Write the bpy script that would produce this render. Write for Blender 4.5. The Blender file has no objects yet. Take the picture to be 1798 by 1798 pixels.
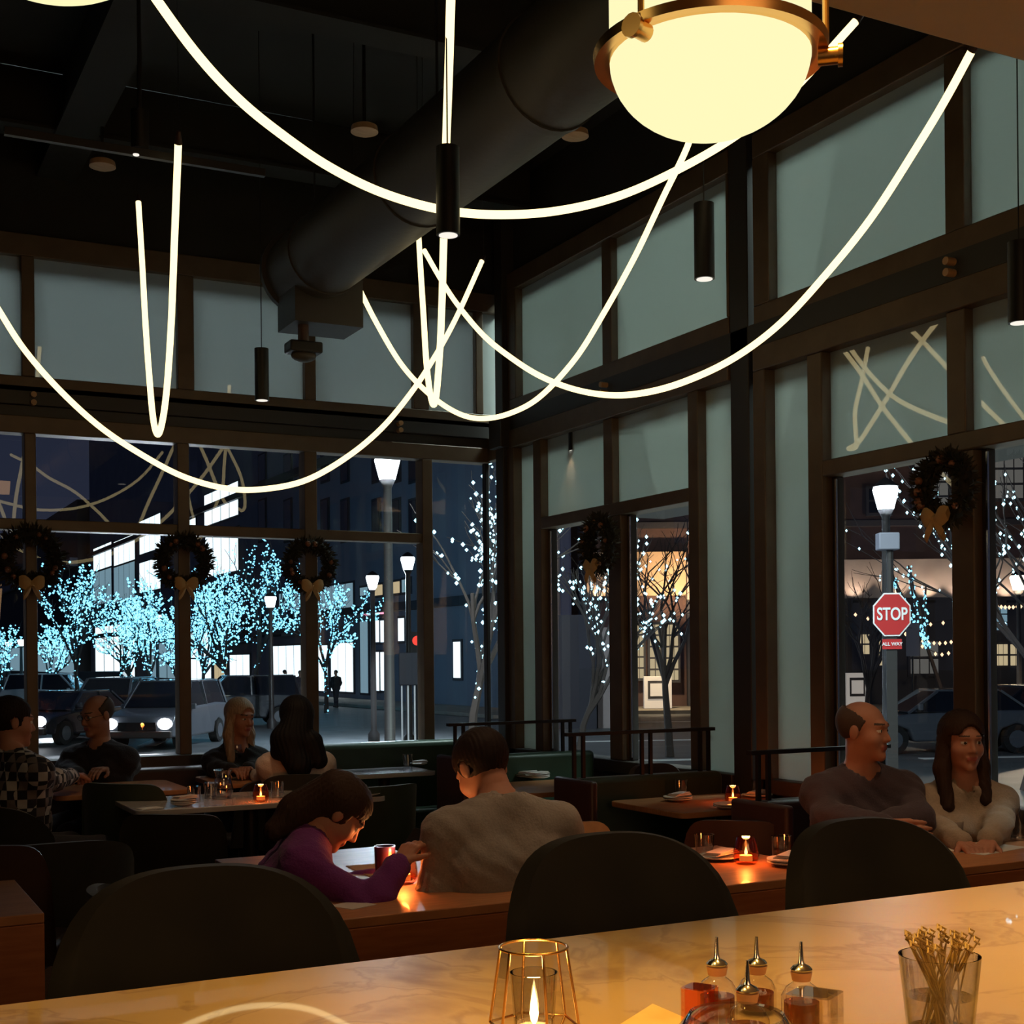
import bpy, bmesh, math, random
import numpy as np
from mathutils import Vector, Matrix
random.seed(7)
rng = np.random.RandomState(5)
SC = bpy.context.scene
COL = SC.collection
PI = math.pi
def rad(a): return math.radians(a)

# ---------------------------------------------------------------- camera
F = 2335.0; CX = 899.0; HY = 1153.0; ROLL = rad(.55); PSI = rad(27.4); EYE = 1.5
cam_d = bpy.data.cameras.new('camera'); cam = bpy.data.objects.new('camera', cam_d); COL.objects.link(cam)
cam_d.sensor_width = 36; cam_d.lens = F / 1798 * 36; cam_d.shift_y = (HY - 899) / 1798
cam_d.clip_end = 600; cam_d.clip_start = .05
cam.matrix_world = Matrix.Translation((0, 0, EYE)) @ Matrix.Rotation(-PSI, 4, 'Z') @ Matrix.Rotation(PI/2, 4, 'X') @ Matrix.Rotation(-ROLL, 4, 'Z')
SC.camera = cam
# ---------------------------------------------------------------- exposure and world
SC.view_settings.view_transform = 'Standard'; SC.view_settings.look = 'None'
SC.view_settings.exposure = 0.0; SC.view_settings.gamma = 1; SC.view_settings.use_curve_mapping = False
SC.cycles.max_bounces = 7; SC.cycles.transparent_max_bounces = 24; SC.cycles.transmission_bounces = 8
SC.cycles.glossy_bounces = 4; SC.cycles.caustics_reflective = False; SC.cycles.caustics_refractive = False
SC.cycles.sample_clamp_indirect = 3
SC.cycles.use_denoising = True
w = bpy.data.worlds.new('night_sky'); SC.world = w; w.use_nodes = True
nt = w.node_tree; bg = nt.nodes['Background']
tc = nt.nodes.new('ShaderNodeTexCoord'); sx = nt.nodes.new('ShaderNodeSeparateXYZ'); cr = nt.nodes.new('ShaderNodeValToRGB')
nt.links.new(tc.outputs['Generated'], sx.inputs[0]); nt.links.new(sx.outputs['Z'], cr.inputs[0]); nt.links.new(cr.outputs[0], bg.inputs[0])
cr.color_ramp.elements[0].color = (.022, .026, .045, 1); cr.color_ramp.elements[1].color = (.005, .008, .02, 1); cr.color_ramp.elements[1].position = .5
bg.inputs[1].default_value = 1.0

def light(name, kind, loc, energy, color, size=.1, aim=None, spot=None, blend=.5, sy=None):
    d = bpy.data.lights.new(name, kind); o = bpy.data.objects.new(name, d); COL.objects.link(o)
    o.location = loc; d.energy = energy; d.color = color
    if kind == 'AREA':
        d.size = size
        if sy: d.shape = 'RECTANGLE'; d.size_y = sy
    else: d.shadow_soft_size = size
    if kind == 'SPOT': d.spot_size = rad(spot or 60); d.spot_blend = blend
    if aim is not None: o.rotation_euler = (Vector(aim) - Vector(loc)).to_track_quat('-Z', 'Y').to_euler()
    return o
# light of the street falling on the two glazed walls (large areas high over the pavement)
light('street_glow_back', 'AREA', (1.5, 12.0, 9.0), 3000, (.76, .92, 1), 8, (2.2, 8.9, 2.8), sy=2)
light('street_glow_side', 'AREA', (8.2, 6.0, 8.6), 4200, (.76, .96, .88), 8, (4.5, 6.2, 2.6), sy=2)
# added spots under the soffit to brighten the bar, no fittings
for i, (x, e_) in enumerate(((.5, 65), (1.25, 105), (2.1, 120), (2.9, 125))):
    light('bar_fill_spot', 'SPOT', (x, 1.45, 2.82), e_, (1, .53, .10), .05, (x, 1.32, 1.07), 62, .7)
# added warm fill behind the camera, brightens the diners and wood panels
light('room_fill', 'AREA', (1.0, -1.5, 2.75), 55, (1, .58, .28), 2.5, (2.2, 5.0, .9))

# ---------------------------------------------------------------- pixel to place
_s, _c = math.sin(PSI), math.cos(PSI)
def dr(px, py):
    a = (px - CX) / F; b = -(py - HY) / F
    u = a * math.cos(ROLL) + b * math.sin(ROLL); v = -a * math.sin(ROLL) + b * math.cos(ROLL)
    return Vector((_s + u * _c, _c - u * _s, v))
def at(px, py, d):                     # the point at depth d metres
    return Vector((0, 0, EYE)) + dr(px, py) * d
def atz(px, py, z):                    # the point at height z
    v = dr(px, py); return Vector((0, 0, EYE)) + v * ((z - EYE) / v.z)

# ---------------------------------------------------------------- materials
MATS = {}
def mat(name, col=(.5, .5, .5), rough=.5, metal=0, emit=None, es=1, noise=None, bump=0, nscale=20, coat=0, alpha=None, trans=0, spec=None, sheen=0, grain=None):
    if name in MATS: return MATS[name]
    m = bpy.data.materials.new(name); m.use_nodes = True; MATS[name] = m
    n = m.node_tree; b = n.nodes['Principled BSDF']
    b.inputs['Base Color'].default_value = (*col, 1); b.inputs['Roughness'].default_value = rough; b.inputs['Metallic'].default_value = metal
    if spec is not None: b.inputs['Specular IOR Level'].default_value = spec
    if coat: b.inputs['Coat Weight'].default_value = coat; b.inputs['Coat Roughness'].default_value = .03
    if trans: b.inputs['Transmission Weight'].default_value = trans
    if sheen: b.inputs['Sheen Weight'].default_value = sheen; b.inputs['Sheen Roughness'].default_value = .4
    if emit: b.inputs['Emission Color'].default_value = (*emit, 1); b.inputs['Emission Strength'].default_value = es
    if noise or bump:
        t = n.nodes.new('ShaderNodeTexCoord'); mp = n.nodes.new('ShaderNodeMapping'); n.links.new(t.outputs['Object'], mp.inputs[0])
        if grain: mp.inputs['Scale'].default_value = grain
        nz = n.nodes.new('ShaderNodeTexNoise'); nz.inputs['Scale'].default_value = nscale; nz.inputs['Detail'].default_value = 5
        n.links.new(mp.outputs[0], nz.inputs['Vector'])
        if noise:
            c = n.nodes.new('ShaderNodeValToRGB'); c.color_ramp.elements[0].position = .3; c.color_ramp.elements[1].position = .7
            c.color_ramp.elements[0].color = (*noise, 1); c.color_ramp.elements[1].color = (*col, 1)
            n.links.new(nz.outputs[0], c.inputs[0]); n.links.new(c.outputs[0], b.inputs['Base Color'])
        if bump:
            bp = n.nodes.new('ShaderNodeBump'); bp.inputs['Strength'].default_value = bump; bp.inputs['Distance'].default_value = .01
            n.links.new(nz.outputs[0], bp.inputs['Height']); n.links.new(bp.outputs[0], b.inputs['Normal'])
    return m
def emis(name, col, s=1):
    if name in MATS: return MATS[name]
    m = bpy.data.materials.new(name); m.use_nodes = True; MATS[name] = m; n = m.node_tree
    n.nodes.clear(); e = n.nodes.new('ShaderNodeEmission'); o = n.nodes.new('ShaderNodeOutputMaterial')
    e.inputs[0].default_value = (*col, 1); e.inputs[1].default_value = s; n.links.new(e.outputs[0], o.inputs[0]); return m
def glassmat(name, tint=(1, 1, 1), ior=1.5, boost=1.0, rough=0.0):
    m = bpy.data.materials.new(name); m.use_nodes = True; MATS[name] = m; n = m.node_tree; n.nodes.clear()
    o = n.nodes.new('ShaderNodeOutputMaterial'); mx = n.nodes.new('ShaderNodeMixShader'); tr = n.nodes.new('ShaderNodeBsdfTransparent')
    g = n.nodes.new('ShaderNodeBsdfGlossy'); fr = n.nodes.new('ShaderNodeFresnel'); mt = n.nodes.new('ShaderNodeMath'); mt.operation = 'MULTIPLY'; mt.use_clamp = True
    tr.inputs[0].default_value = (*tint, 1); g.inputs['Roughness'].default_value = rough; fr.inputs[0].default_value = ior; mt.inputs[1].default_value = boost
    ge = n.nodes.new('ShaderNodeNewGeometry'); iv = n.nodes.new('ShaderNodeMath'); iv.operation = 'SUBTRACT'; iv.inputs[0].default_value = 1; n.links.new(ge.outputs['Backfacing'], iv.inputs[1])
    m3 = n.nodes.new('ShaderNodeMath'); m3.operation = 'MULTIPLY'; n.links.new(mt.outputs[0], m3.inputs[0]); n.links.new(iv.outputs[0], m3.inputs[1])
    n.links.new(fr.outputs[0], mt.inputs[0]); n.links.new(m3.outputs[0], mx.inputs[0]); n.links.new(tr.outputs[0], mx.inputs[1]); n.links.new(g.outputs[0], mx.inputs[2]); n.links.new(mx.outputs[0], o.inputs[0])
    return m
def frostmat(name, col):
    m = bpy.data.materials.new(name); m.use_nodes = True; MATS[name] = m; n = m.node_tree; n.nodes.clear()
    o = n.nodes.new('ShaderNodeOutputMaterial'); mx = n.nodes.new('ShaderNodeMixShader'); m2 = n.nodes.new('ShaderNodeMixShader')
    t = n.nodes.new('ShaderNodeBsdfTranslucent'); d = n.nodes.new('ShaderNodeBsdfDiffuse'); g = n.nodes.new('ShaderNodeBsdfGlossy'); fr = n.nodes.new('ShaderNodeFresnel')
    t.inputs[0].default_value = (*col, 1); d.inputs[0].default_value = (*[c * .8 for c in col], 1); g.inputs['Roughness'].default_value = .015; fr.inputs[0].default_value = 2.0
    m2.inputs[0].default_value = .35
    n.links.new(t.outputs[0], m2.inputs[1]); n.links.new(d.outputs[0], m2.inputs[2])
    n.links.new(fr.outputs[0], mx.inputs[0]); n.links.new(m2.outputs[0], mx.inputs[1]); n.links.new(g.outputs[0], mx.inputs[2]); n.links.new(mx.outputs[0], o.inputs[0])
    return m
glassmat('window_glass', (.97, .985, 1), 1.55, 1.5)
glassmat('tumbler_glass', (.90, .91, .94), 1.5, 4.5)
glassmat('amber_glass', (1, .62, .42), 1.5, 2.0)
glassmat('jar_glass', (.97, .93, .88), 1.5, 2.0)
frostmat('frosted_glass', (.74, .79, .76))
mat('bronze', (.13, .085, .05), .45, .2, noise=(.10, .062, .036), nscale=8)
mat('bronze_dark', (.045, .035, .03), .5, .2)
mat('black_metal', (.012, .010, .010), .45, .3)
mat('black_steel', (.03, .025, .024), .5)
mat('ceiling_black', (.020, .017, .014), .9, noise=(.014, .011, .009), nscale=3)
mat('duct_metal', (.042, .034, .028), .55, .3, bump=.1, nscale=30)
mat('soffit_paint', (.42, .30, .19), .8)
mat('floor_wood', (.10, .055, .03), .5, noise=(.06, .03, .018), nscale=4, grain=(1, 12, 1), coat=.1)
mat('wood_orange', (.42, .14, .045), .4, noise=(.33, .10, .03), nscale=5, grain=(1.5, 1.5, 14), coat=.25)
mat('wood_top', (.48, .21, .09), .4, noise=(.36, .15, .06), nscale=5, grain=(2, 14, 2), coat=.1, spec=.25)
mat('wood_tan', (.55, .33, .17), .45, noise=(.45, .25, .12), nscale=6, grain=(2, 12, 2))
mat('menu_tan', (.42, .27, .15), .95, spec=.05)
mat('marble_white', (.62, .60, .60), .18, noise=(.48, .46, .46), nscale=4, coat=.5)
mat('velvet_black', (.022, .019, .012), .9, noise=(.011, .010, .007), nscale=5, sheen=.12)
mat('velvet_green', (.030, .045, .026), .8, noise=(.02, .032, .018), nscale=6, sheen=.15)
mat('leather_green', (.035, .065, .042), .4, noise=(.026, .05, .032), nscale=9)
mat('leather_brown', (.055, .022, .016), .5, noise=(.04, .016, .012), nscale=9)
mat('brass', (.75, .42, .14), .25, 1)
mat('steel', (.8, .78, .74), .15, 1)
mat('ceramic_white', (.7, .68, .66), .3)
mat('ceramic_dark', (.05, .045, .045), .35)
mat('linen', (.62, .56, .54), .9, bump=.2, nscale=60)
mat('paper', (.62, .60, .57), .95, spec=.1)
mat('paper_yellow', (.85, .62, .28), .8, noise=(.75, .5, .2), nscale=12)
mat('skin', (.42, .20, .13), .55, noise=(.38, .17, .11), nscale=25, spec=.3)
mat('eye_white', (.6, .57, .52), .3); mat('iris', (.03, .02, .015), .2); mat('lip', (.38, .10, .08), .45); mat('brow', (.05, .03, .02), .8)
mat('wax', (.8, .7, .5), .5, emit=(1, .5, .15), es=.6)
emis('flame', (1, .66, .25), 14)
emis('led', (1, .80, .40), 2.1)
emis('led_warm', (1, .80, .42), 1.15)
emis('globe', (1, .92, .50), 1.04)
emis('spot_lens', (1, .93, .82), 1.0)
emis('cyan_light', (.20, .68, 1.0), 3.0)
emis('cyan_light_near', (.45, .85, 1.0), 4)
emis('warm_light', (1, .62, .35), 2.0)
emis('lamp_head', (.85, .97, 1), 5)
emis('lamp_warm', (1, .85, .65), 3)
emis('win_cool', (.80, .95, 1.0), 1.5)
emis('win_blue', (.38, .62, .75), .45)
emis('win_warm', (1, .78, .45), .55)
emis('win_dim', (.20, .19, .17), .5)
emis('red_light', (1, .06, .04), 1.5)
emis('pink_sign', (1, .35, .5), 1.6)
emis('headlight', (.95, .97, 1), 14)

# marble bar top
m = bpy.data.materials.new('marble_bar'); m.use_nodes = True; MATS['marble_bar'] = m
n = m.node_tree; b = n.nodes['Principled BSDF']; b.inputs['Roughness'].default_value = .4; b.inputs['Specular IOR Level'].default_value = .2; b.inputs['Coat Weight'].default_value = .6; b.inputs['Coat Roughness'].default_value = .02; b.inputs['Coat IOR'].default_value=1.55
t = n.nodes.new('ShaderNodeTexCoord'); nz = n.nodes.new('ShaderNodeTexNoise'); nz.inputs['Scale'].default_value = 2.2; nz.inputs['Detail'].default_value = 9; nz.inputs['Distortion'].default_value = 2.2
n.links.new(t.outputs['Object'], nz.inputs['Vector'])
c = n.nodes.new('ShaderNodeValToRGB'); e = c.color_ramp.elements
e[0].position = .30; e[0].color = (.30, .18, .075, 1); e[1].position = .62; e[1].color = (.54, .39, .19, 1)
x = e.new(.43); x.color = (.51, .37, .18, 1); x = e.new(.455); x.color = (.40, .27, .13, 1); x = e.new(.48); x.color = (.53, .38, .185, 1)
n.links.new(nz.outputs[0], c.inputs[0]); n.links.new(c.outputs[0], b.inputs['Base Color'])
# checked shirt
m = bpy.data.materials.new('checked_cloth'); m.use_nodes = True; MATS['checked_cloth'] = m
n = m.node_tree; b = n.nodes['Principled BSDF']; b.inputs['Roughness'].default_value = .9
t = n.nodes.new('ShaderNodeTexCoord'); k = n.nodes.new('ShaderNodeTexChecker'); k.inputs['Scale'].default_value = 22
k.inputs[1].default_value = (.45, .43, .42, 1); k.inputs[2].default_value = (.02, .02, .03, 1); n.links.new(t.outputs['Object'], k.inputs['Vector'])
k2 = n.nodes.new('ShaderNodeTexChecker'); k2.inputs['Scale'].default_value = 11; k2.inputs[1].default_value = (1, 1, 1, 1); k2.inputs[2].default_value = (.35, .3, .3, 1); n.links.new(t.outputs['Object'], k2.inputs['Vector'])
mm = n.nodes.new('ShaderNodeMix'); mm.data_type = 'RGBA'; mm.blend_type = 'MULTIPLY'; mm.inputs[0].default_value = 1
n.links.new(k.outputs[0], mm.inputs[6]); n.links.new(k2.outputs[0], mm.inputs[7]); n.links.new(mm.outputs[2], b.inputs['Base Color'])

# ---------------------------------------------------------------- mesh builder
class MB:
    def __init__(s): s.v = []; s.f = []
    def add(s, vs, fs):
        o = len(s.v); s.v += [tuple(v) for v in vs]; s.f += [tuple(i + o for i in f) for f in fs]; return s
    def box(s, x0, y0, z0, x1, y1, z1):
        return s.add([(x, y, z) for z in (z0, z1) for y in (y0, y1) for x in (x0, x1)], [(0, 2, 3, 1), (4, 5, 7, 6), (0, 1, 5, 4), (2, 6, 7, 3), (0, 4, 6, 2), (1, 3, 7, 5)])
    def obox(s, c, size, M=None):
        c = Vector(c); M = M or Matrix.Identity(3); h = Vector(size) / 2
        return s.add([c + M @ Vector((x * h.x, y * h.y, z * h.z)) for z in (-1, 1) for y in (-1, 1) for x in (-1, 1)], [(0, 2, 3, 1), (4, 5, 7, 6), (0, 1, 5, 4), (2, 6, 7, 3), (0, 4, 6, 2), (1, 3, 7, 5)])
    def beam(s, a, b, w, h):           # box beam from a to b
        a, b = Vector(a), Vector(b); d = (b - a); L = d.length; z = d.normalized()
        up = Vector((0, 0, 1)) if abs(z.z) < .95 else Vector((0, 1, 0)); x = up.cross(z).normalized(); y = z.cross(x)
        return s.obox((a + b) / 2, (w, h, L), Matrix((x, y, z)).transposed())
    def tube(s, pts, r, n=8, cap=True):
        pts = [Vector(p) for p in pts]; rs = r if isinstance(r, (list, tuple)) else [r] * len(pts)
        t0 = (pts[1] - pts[0]).normalized(); up = Vector((0, 0, 1)) if abs(t0.z) < .9 else Vector((1, 0, 0))
        x = up.cross(t0).normalized(); vs = []; fs = []
        for i, p in enumerate(pts):
            t = (pts[min(i + 1, len(pts) - 1)] - pts[max(i - 1, 0)]).normalized()
            x = (x - t * x.dot(t)); x = x.normalized() if x.length > 1e-6 else Vector((1, 0, 0)); y = t.cross(x)
            vs += [p + (x * math.cos(2 * PI * k / n) + y * math.sin(2 * PI * k / n)) * rs[i] for k in range(n)]
            if i: fs += [((i - 1) * n + k, (i - 1) * n + (k + 1) % n, i * n + (k + 1) % n, i * n + k) for k in range(n)]
        if cap: fs += [tuple(range(n - 1, -1, -1)), tuple(range((len(pts) - 1) * n, len(pts) * n))]
        return s.add(vs, fs)
    def lathe(s, prof, c=(0, 0, 0), n=24, M=None):
        c = Vector(c); vs = []; fs = []; M = M or Matrix.Identity(3)
        for r, z in prof: vs += [c + M @ Vector((r * math.cos(2 * PI * k / n), r * math.sin(2 * PI * k / n), z)) for k in range(n)]
        for i in range(1, len(prof)): fs += [((i - 1) * n + k, (i - 1) * n + (k + 1) % n, i * n + (k + 1) % n, i * n + k) for k in range(n)]
        if prof[0][0] > 1e-5: fs.append(tuple(range(n - 1, -1, -1)))
        if prof[-1][0] > 1e-5: fs.append(tuple(range((len(prof) - 1) * n, len(prof) * n)))
        return s.add(vs, fs)
    def cyl(s, a, b, r, n=16, r2=None): return s.tube([a, b], [r, r if r2 is None else r2], n)
    def ell(s, c, r, n=12, M=None):
        k = n // 2
        r = (r, r, r) if not isinstance(r, (tuple, list)) else r; c = Vector(c); M = M or Matrix.Identity(3); vs = []; fs = []
        for i in range(k + 1):
            a = PI * i / k
            for j in range(n):
                q = 2 * PI * j / n; vs.append(c + M @ Vector((r[0] * math.sin(a) * math.cos(q), r[1] * math.sin(a) * math.sin(q), -r[2] * math.cos(a))))
            if i: fs += [((i - 1) * n + j, (i - 1) * n + (j + 1) % n, i * n + (j + 1) % n, i * n + j) for j in range(n)]
        return s.add(vs, fs)
    def prism(s, poly, z0, z1, M=None, c=(0, 0, 0)):   # poly in xy extruded along z
        n = len(poly); M = M or Matrix.Identity(3); c = Vector(c)
        return s.add([c + M @ Vector((x, y, z)) for z in (z0, z1) for x, y in poly], [tuple(range(n - 1, -1, -1)), tuple(range(n, 2 * n))] + [(i, (i + 1) % n, n + (i + 1) % n, n + i) for i in range(n)])
    def octa(s, c, r):
        x, y, z = c; return s.add([(x + r, y, z), (x - r, y, z), (x, y + r, z), (x, y - r, z), (x, y, z + r), (x, y, z - r)], [(0, 2, 4), (2, 1, 4), (1, 3, 4), (3, 0, 4), (2, 0, 5), (1, 2, 5), (3, 1, 5), (0, 3, 5)])
def obj(name, mb, m, parent=None, smooth=False, bevel=0, loc=None, rotz=None, rot=None, label=None):
    me = bpy.data.meshes.new(name); me.from_pydata(mb.v, [], mb.f); me.validate()
    bm = bmesh.new(); bm.from_mesh(me); bmesh.ops.remove_doubles(bm, verts=bm.verts, dist=1e-6); bmesh.ops.recalc_face_normals(bm, faces=bm.faces); bm.to_mesh(me); bm.free()
    me.materials.append(MATS[m] if isinstance(m, str) else m)
    o = bpy.data.objects.new(name, me); COL.objects.link(o)
    if smooth:
        me.polygons.foreach_set('use_smooth', [True] * len(me.polygons))
        me.set_sharp_from_angle(angle=rad(smooth if smooth is not True else 50))
    if bevel:
        b = o.modifiers.new('bevel', 'BEVEL'); b.width = bevel; b.segments = 3; b.limit_method = 'ANGLE'; b.harden_normals = False
        me.polygons.foreach_set('use_smooth', [True] * len(me.polygons)); me.set_sharp_from_angle(angle=rad(70))
    if parent: o.parent = parent
    if loc is not None: o.location = loc
    if rotz is not None: o.rotation_euler = (0, 0, rotz)
    if rot is not None: o.rotation_euler = rot
    if label: o['label'] = label
    return o
def tag(o, label, cat, group=None, kind=None):
    if label: o['label'] = label
    if cat: o['category'] = cat
    if group: o['group'] = group
    if kind: o['kind'] = kind
    return o
def thing(name, label, cat, loc=(0, 0, 0), rotz=0, group=None):
    o = bpy.data.objects.new(name, None); COL.objects.link(o); o.location = loc; o.rotation_euler = (0, 0, rotz); o.empty_display_size = .1
    return tag(o, label, cat, group)
def struct(name, mb, m, **k):
    o = obj(name, mb, m, **k); o['kind'] = 'structure'; return o
def structE(name):
    o = bpy.data.objects.new(name, None); COL.objects.link(o); o['kind'] = 'structure'; return o
def dup(root, loc, rotz=0, label=None, group=None):
    def cp(o, p):
        c = o.copy(); COL.objects.link(c)
        if p: c.parent = p
        for ch in o.children: cp(ch, c)
        return c
    r = cp(root, None); r.location = loc; r.rotation_euler = (0, 0, rotz)
    if label: r['label'] = label
    if group: r['group'] = group
    return r
def smoothpts(pts, k=8):
    P = [Vector(p) for p in pts]; out = []
    for i in range(len(P) - 1):
        p0 = P[i - 1] if i else P[0] * 2 - P[1]; p1, p2 = P[i], P[i + 1]; p3 = P[i + 2] if i + 2 < len(P) else P[-1] * 2 - P[-2]
        for j in range(k):
            t = j / k; out.append(.5 * ((2 * p1) + (p2 - p0) * t + (2 * p0 - 5 * p1 + 4 * p2 - p3) * t * t + (3 * p1 - p0 - 3 * p2 + p3) * t ** 3))
    return out + [P[-1]]
def fwd(deg):                          # unit vector in plan, degrees clockwise from the camera's forward
    a = PSI + rad(deg); return Vector((math.sin(a), math.cos(a), 0))
def yaw_of(v): return math.atan2(-v.x, v.y)   # rotation that turns local +Y to v
# ================================================================ SETTING
YB, XR = 8.9, 4.5
struct('floor', MB().box(-3.2, -3.2, -.1, 4.6, 9.0, 0), 'floor_wood')
struct('ceiling', MB().box(-3.2, -3.2, 4.95, 4.7, 9.1, 5.1), 'ceiling_black')
struct('wall_left', MB().box(-3.3, -3.2, 0, -3.2, 9.0, 4.95), 'ceiling_black')
struct('wall_rear', MB().box(-3.2, -3.3, 0, 4.6, -3.2, 4.95), 'ceiling_black')
# low walls under the windows, steel lintel band and the band over the top lights
b = MB().box(-3.2, YB - .04, 0, 4.40, YB + .14, .80); struct('wall_back', b, 'leather_brown')
b = MB().box(XR - .02, -3.2, 0, XR + .14, 8.62, .78); struct('wall_right', b, 'leather_brown')
b = MB().box(-3.2, YB - .02, 4.2, 4.55, YB + .12, 4.95).box(XR, -3.2, 4.28, XR + .14, 8.9, 4.95); struct('trim_1', b, 'ceiling_black')
b = MB().box(-3.2, YB - .05, 3.12, 4.5, YB + .12, 3.24).box(-3.2, YB - .02, 3.05, 4.5, YB + .1, 3.12); struct('trim_2', b, 'black_steel', bevel=.004)
b = MB().box(XR - .06, -3.2, 3.14, XR + .12, 8.6, 3.27); struct('trim_3', b, 'black_steel', bevel=.004)
# columns
struct('trim_4', MB().box(4.40, 8.60, 0, 4.62, 8.72, 4.95).box(4.36, 8.56, 3.02, 4.62, 8.75, 3.26), 'black_steel', bevel=.006)
struct('trim_5', MB().box(4.44, 5.77, 0, 4.66, 5.93, 4.95), 'black_steel', bevel=.006)
struct('trim_6', MB().box(4.44, 2.86, 0, 4.66, 3.03, 4.95), 'black_steel', bevel=.006)
# soffit over the bar
struct('trim_7', MB().box(-3.2, -3.2, 2.85, 4.45, 2.16, 3.35), 'soffit_paint', bevel=.01)

def member(p, name, b, m='bronze'): return obj(name, b, m, parent=p, bevel=.006)
# --- back wall: upper frosted lights
wi = structE('window_1')
xs = [(-3.15, -2.7), (-2.6, -1.7), (-1.6, -.75), (-.65, .17), (.27, 1.13), (1.21, 2.11), (2.22, 2.99), (3.07, 3.81), (3.93, 4.31), (4.37, 4.5)]
b = MB().box(-3.2, YB - .05, 4.06, 4.52, YB + .08, 4.20); member(wi, 'frame', b)
b = MB().box(-3.2, YB - .05, 3.20, 4.52, YB + .08, 3.30); member(wi, 'frame', b)
for i in range(len(xs) - 1): member(wi, 'mullion', MB().box(xs[i][1], YB - .05, 3.30, xs[i + 1][0], YB + .08, 4.06))
for a, c in xs: obj('frosted_pane', MB().box(a, YB + .0, 3.29, c, YB + .012, 4.07), 'frosted_glass', parent=wi)
# --- back wall: lower clear windows with transom
wi = structE('window_2')
xs = [(-3.15, -2.7), (-2.6, -1.7), (-1.6, -.75), (-.65, .17), (.27, 1.14), (1.21, 2.10), (2.18, 2.98), (3.07, 3.87), (3.95, 4.39)]
member(wi, 'frame', MB().box(-3.2, YB - .05, 2.94, 4.42, YB + .08, 3.05))
member(wi, 'frame', MB().box(-3.2, YB - .06, .79, 4.42, YB + .08, .87), 'bronze_dark')
member(wi, 'frame', MB().box(4.39, YB - .03, .87, 4.42, YB + .03, 2.95), 'black_metal')
for i in range(len(xs) - 1): member(wi, 'mullion', MB().box(xs[i][1], YB - .05, .87, xs[i + 1][0], YB + .08, 2.94))
for i, (a, c) in enumerate(xs):
    if i < 8: member(wi, 'transom', MB().box(a, YB - .045, 2.33, c, YB + .07, 2.40))
    obj('clear_pane', MB().box(a, YB + .005, .86, c, YB + .013, 2.95), 'window_glass', parent=wi)
member(wi, 'light_shield', MB().box(-3.2, YB + .1, 3.08, 4.40, YB + .85, 3.12), 'black_steel')  # added slab outside, mostly unseen, keeps the high area light off the diners
# --- glazed return at the corner
wi = structE('window_3')
obj('clear_pane', MB().box(4.425, 8.72, .80, 4.433, 8.90, 2.95), 'window_glass', parent=wi)
member(wi, 'frame', MB().box(4.40, 8.72, 2.95, 4.46, 8.95, 3.12)); member(wi, 'frame', MB().box(4.40, 8.72, 0, 4.46, 8.95, .80), 'bronze_dark')
# --- right wall bays
def bay(k, y0, y1, split_lo, split_hi, side, up_splits):
    # y0 far end, y1 near end
    wi = structE('window_%d' % k); X = XR
    member(wi, 'frame', MB().box(X - .06, y1, 4.15, X + .08, y0, 4.28))
    member(wi, 'frame', MB().box(X - .06, y1, 3.26, X + .08, y0, 3.36))
    member(wi, 'frame', MB().box(X - .06, y0 - .13, 3.36, X + .08, y0, 4.15)); member(wi, 'frame', MB().box(X - .06, y1, 3.36, X + .08, y1 + .02, 4.15))
    e = [y0 - .13] + list(up_splits) + [y1 + .02]
    for i in range(0, len(e), 2): obj('frosted_pane', MB().box(X, e[i + 1], 3.35, X + .012, e[i], 4.16), 'frosted_glass', parent=wi)
    for i in range(1, len(e) - 1, 2): member(wi, 'mullion', MB().box(X - .05, e[i + 1], 3.36, X + .07, e[i], 4.15))
    wi = structE('window_%d' % (k + 1))
    s0, s1 = side
    member(wi, 'frame', MB().box(X - .07, y1, 3.01, X + .08, y0, 3.14)); member(wi, 'frame', MB().box(X - .07, y0 - .10, 0, X + .08, y0, 3.01))
    member(wi, 'frame', MB().box(X - .07, y1, .76, X + .08, y0, .84), 'bronze_dark')
    # tall frosted side lights and centre frame
    obj('frosted_pane', MB().box(X, s0, .83, X + .012, y0 - .10, 3.02), 'frosted_glass', parent=wi)
    obj('frosted_pane', MB().box(X, y1, .83, X + .012, s1, 3.02), 'frosted_glass', parent=wi)
    member(wi, 'mullion', MB().box(X - .06, s0 - .11, .84, X + .07, s0, 3.01)); member(wi, 'mullion', MB().box(X - .06, s1, .84, X + .07, s1 + .10, 3.01))
    c0, c1 = s0 - .11, s1 + .10
    member(wi, 'transom', MB().box(X - .06, c1, 2.385, X + .07, c0, 2.465))
    a, c = split_hi
    member(wi, 'mullion', MB().box(X - .05, c, 2.465, X + .06, a, 3.01))
    obj('frosted_pane', MB().box(X, a, 2.46, X + .012, c0, 3.02), 'frosted_glass', parent=wi); obj('frosted_pane', MB().box(X, c1, 2.46, X + .012, c, 3.02), 'frosted_glass', parent=wi)
    a, c = split_lo
    member(wi, 'light_shield', MB().box(X + .08, c1 - .05, 2.50, X + 1.0, c0 + .05, 2.53), 'black_steel')  # added slab over the casements, blocks the side area light from the diners
    # two clear casements, each with its own slim sash
    member(wi, 'mullion', MB().box(X - .05, c, .84, X + .06, a, 2.385))
    for u, v in ((a, c0), (c1, c)):
        obj('clear_pane', MB().box(X + .02, u, .83, X + .028, v, 2.39), 'window_glass', parent=wi)
        member(wi, 'sash', MB().box(X, v - .035, .84, X + .05, v, 2.385).box(X, u, .84, X + .05, u + .02, 2.385), 'black_steel')
        obj('sash_bead', MB().box(X - .012, v - .045, .86, X - .002, v - .035, 2.37), 'steel', parent=wi)
bay(4, 8.60, 5.94, (7.24, 7.09), (7.29, 7.18), (8.22, 6.24), (7.29, 7.18))
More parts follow.
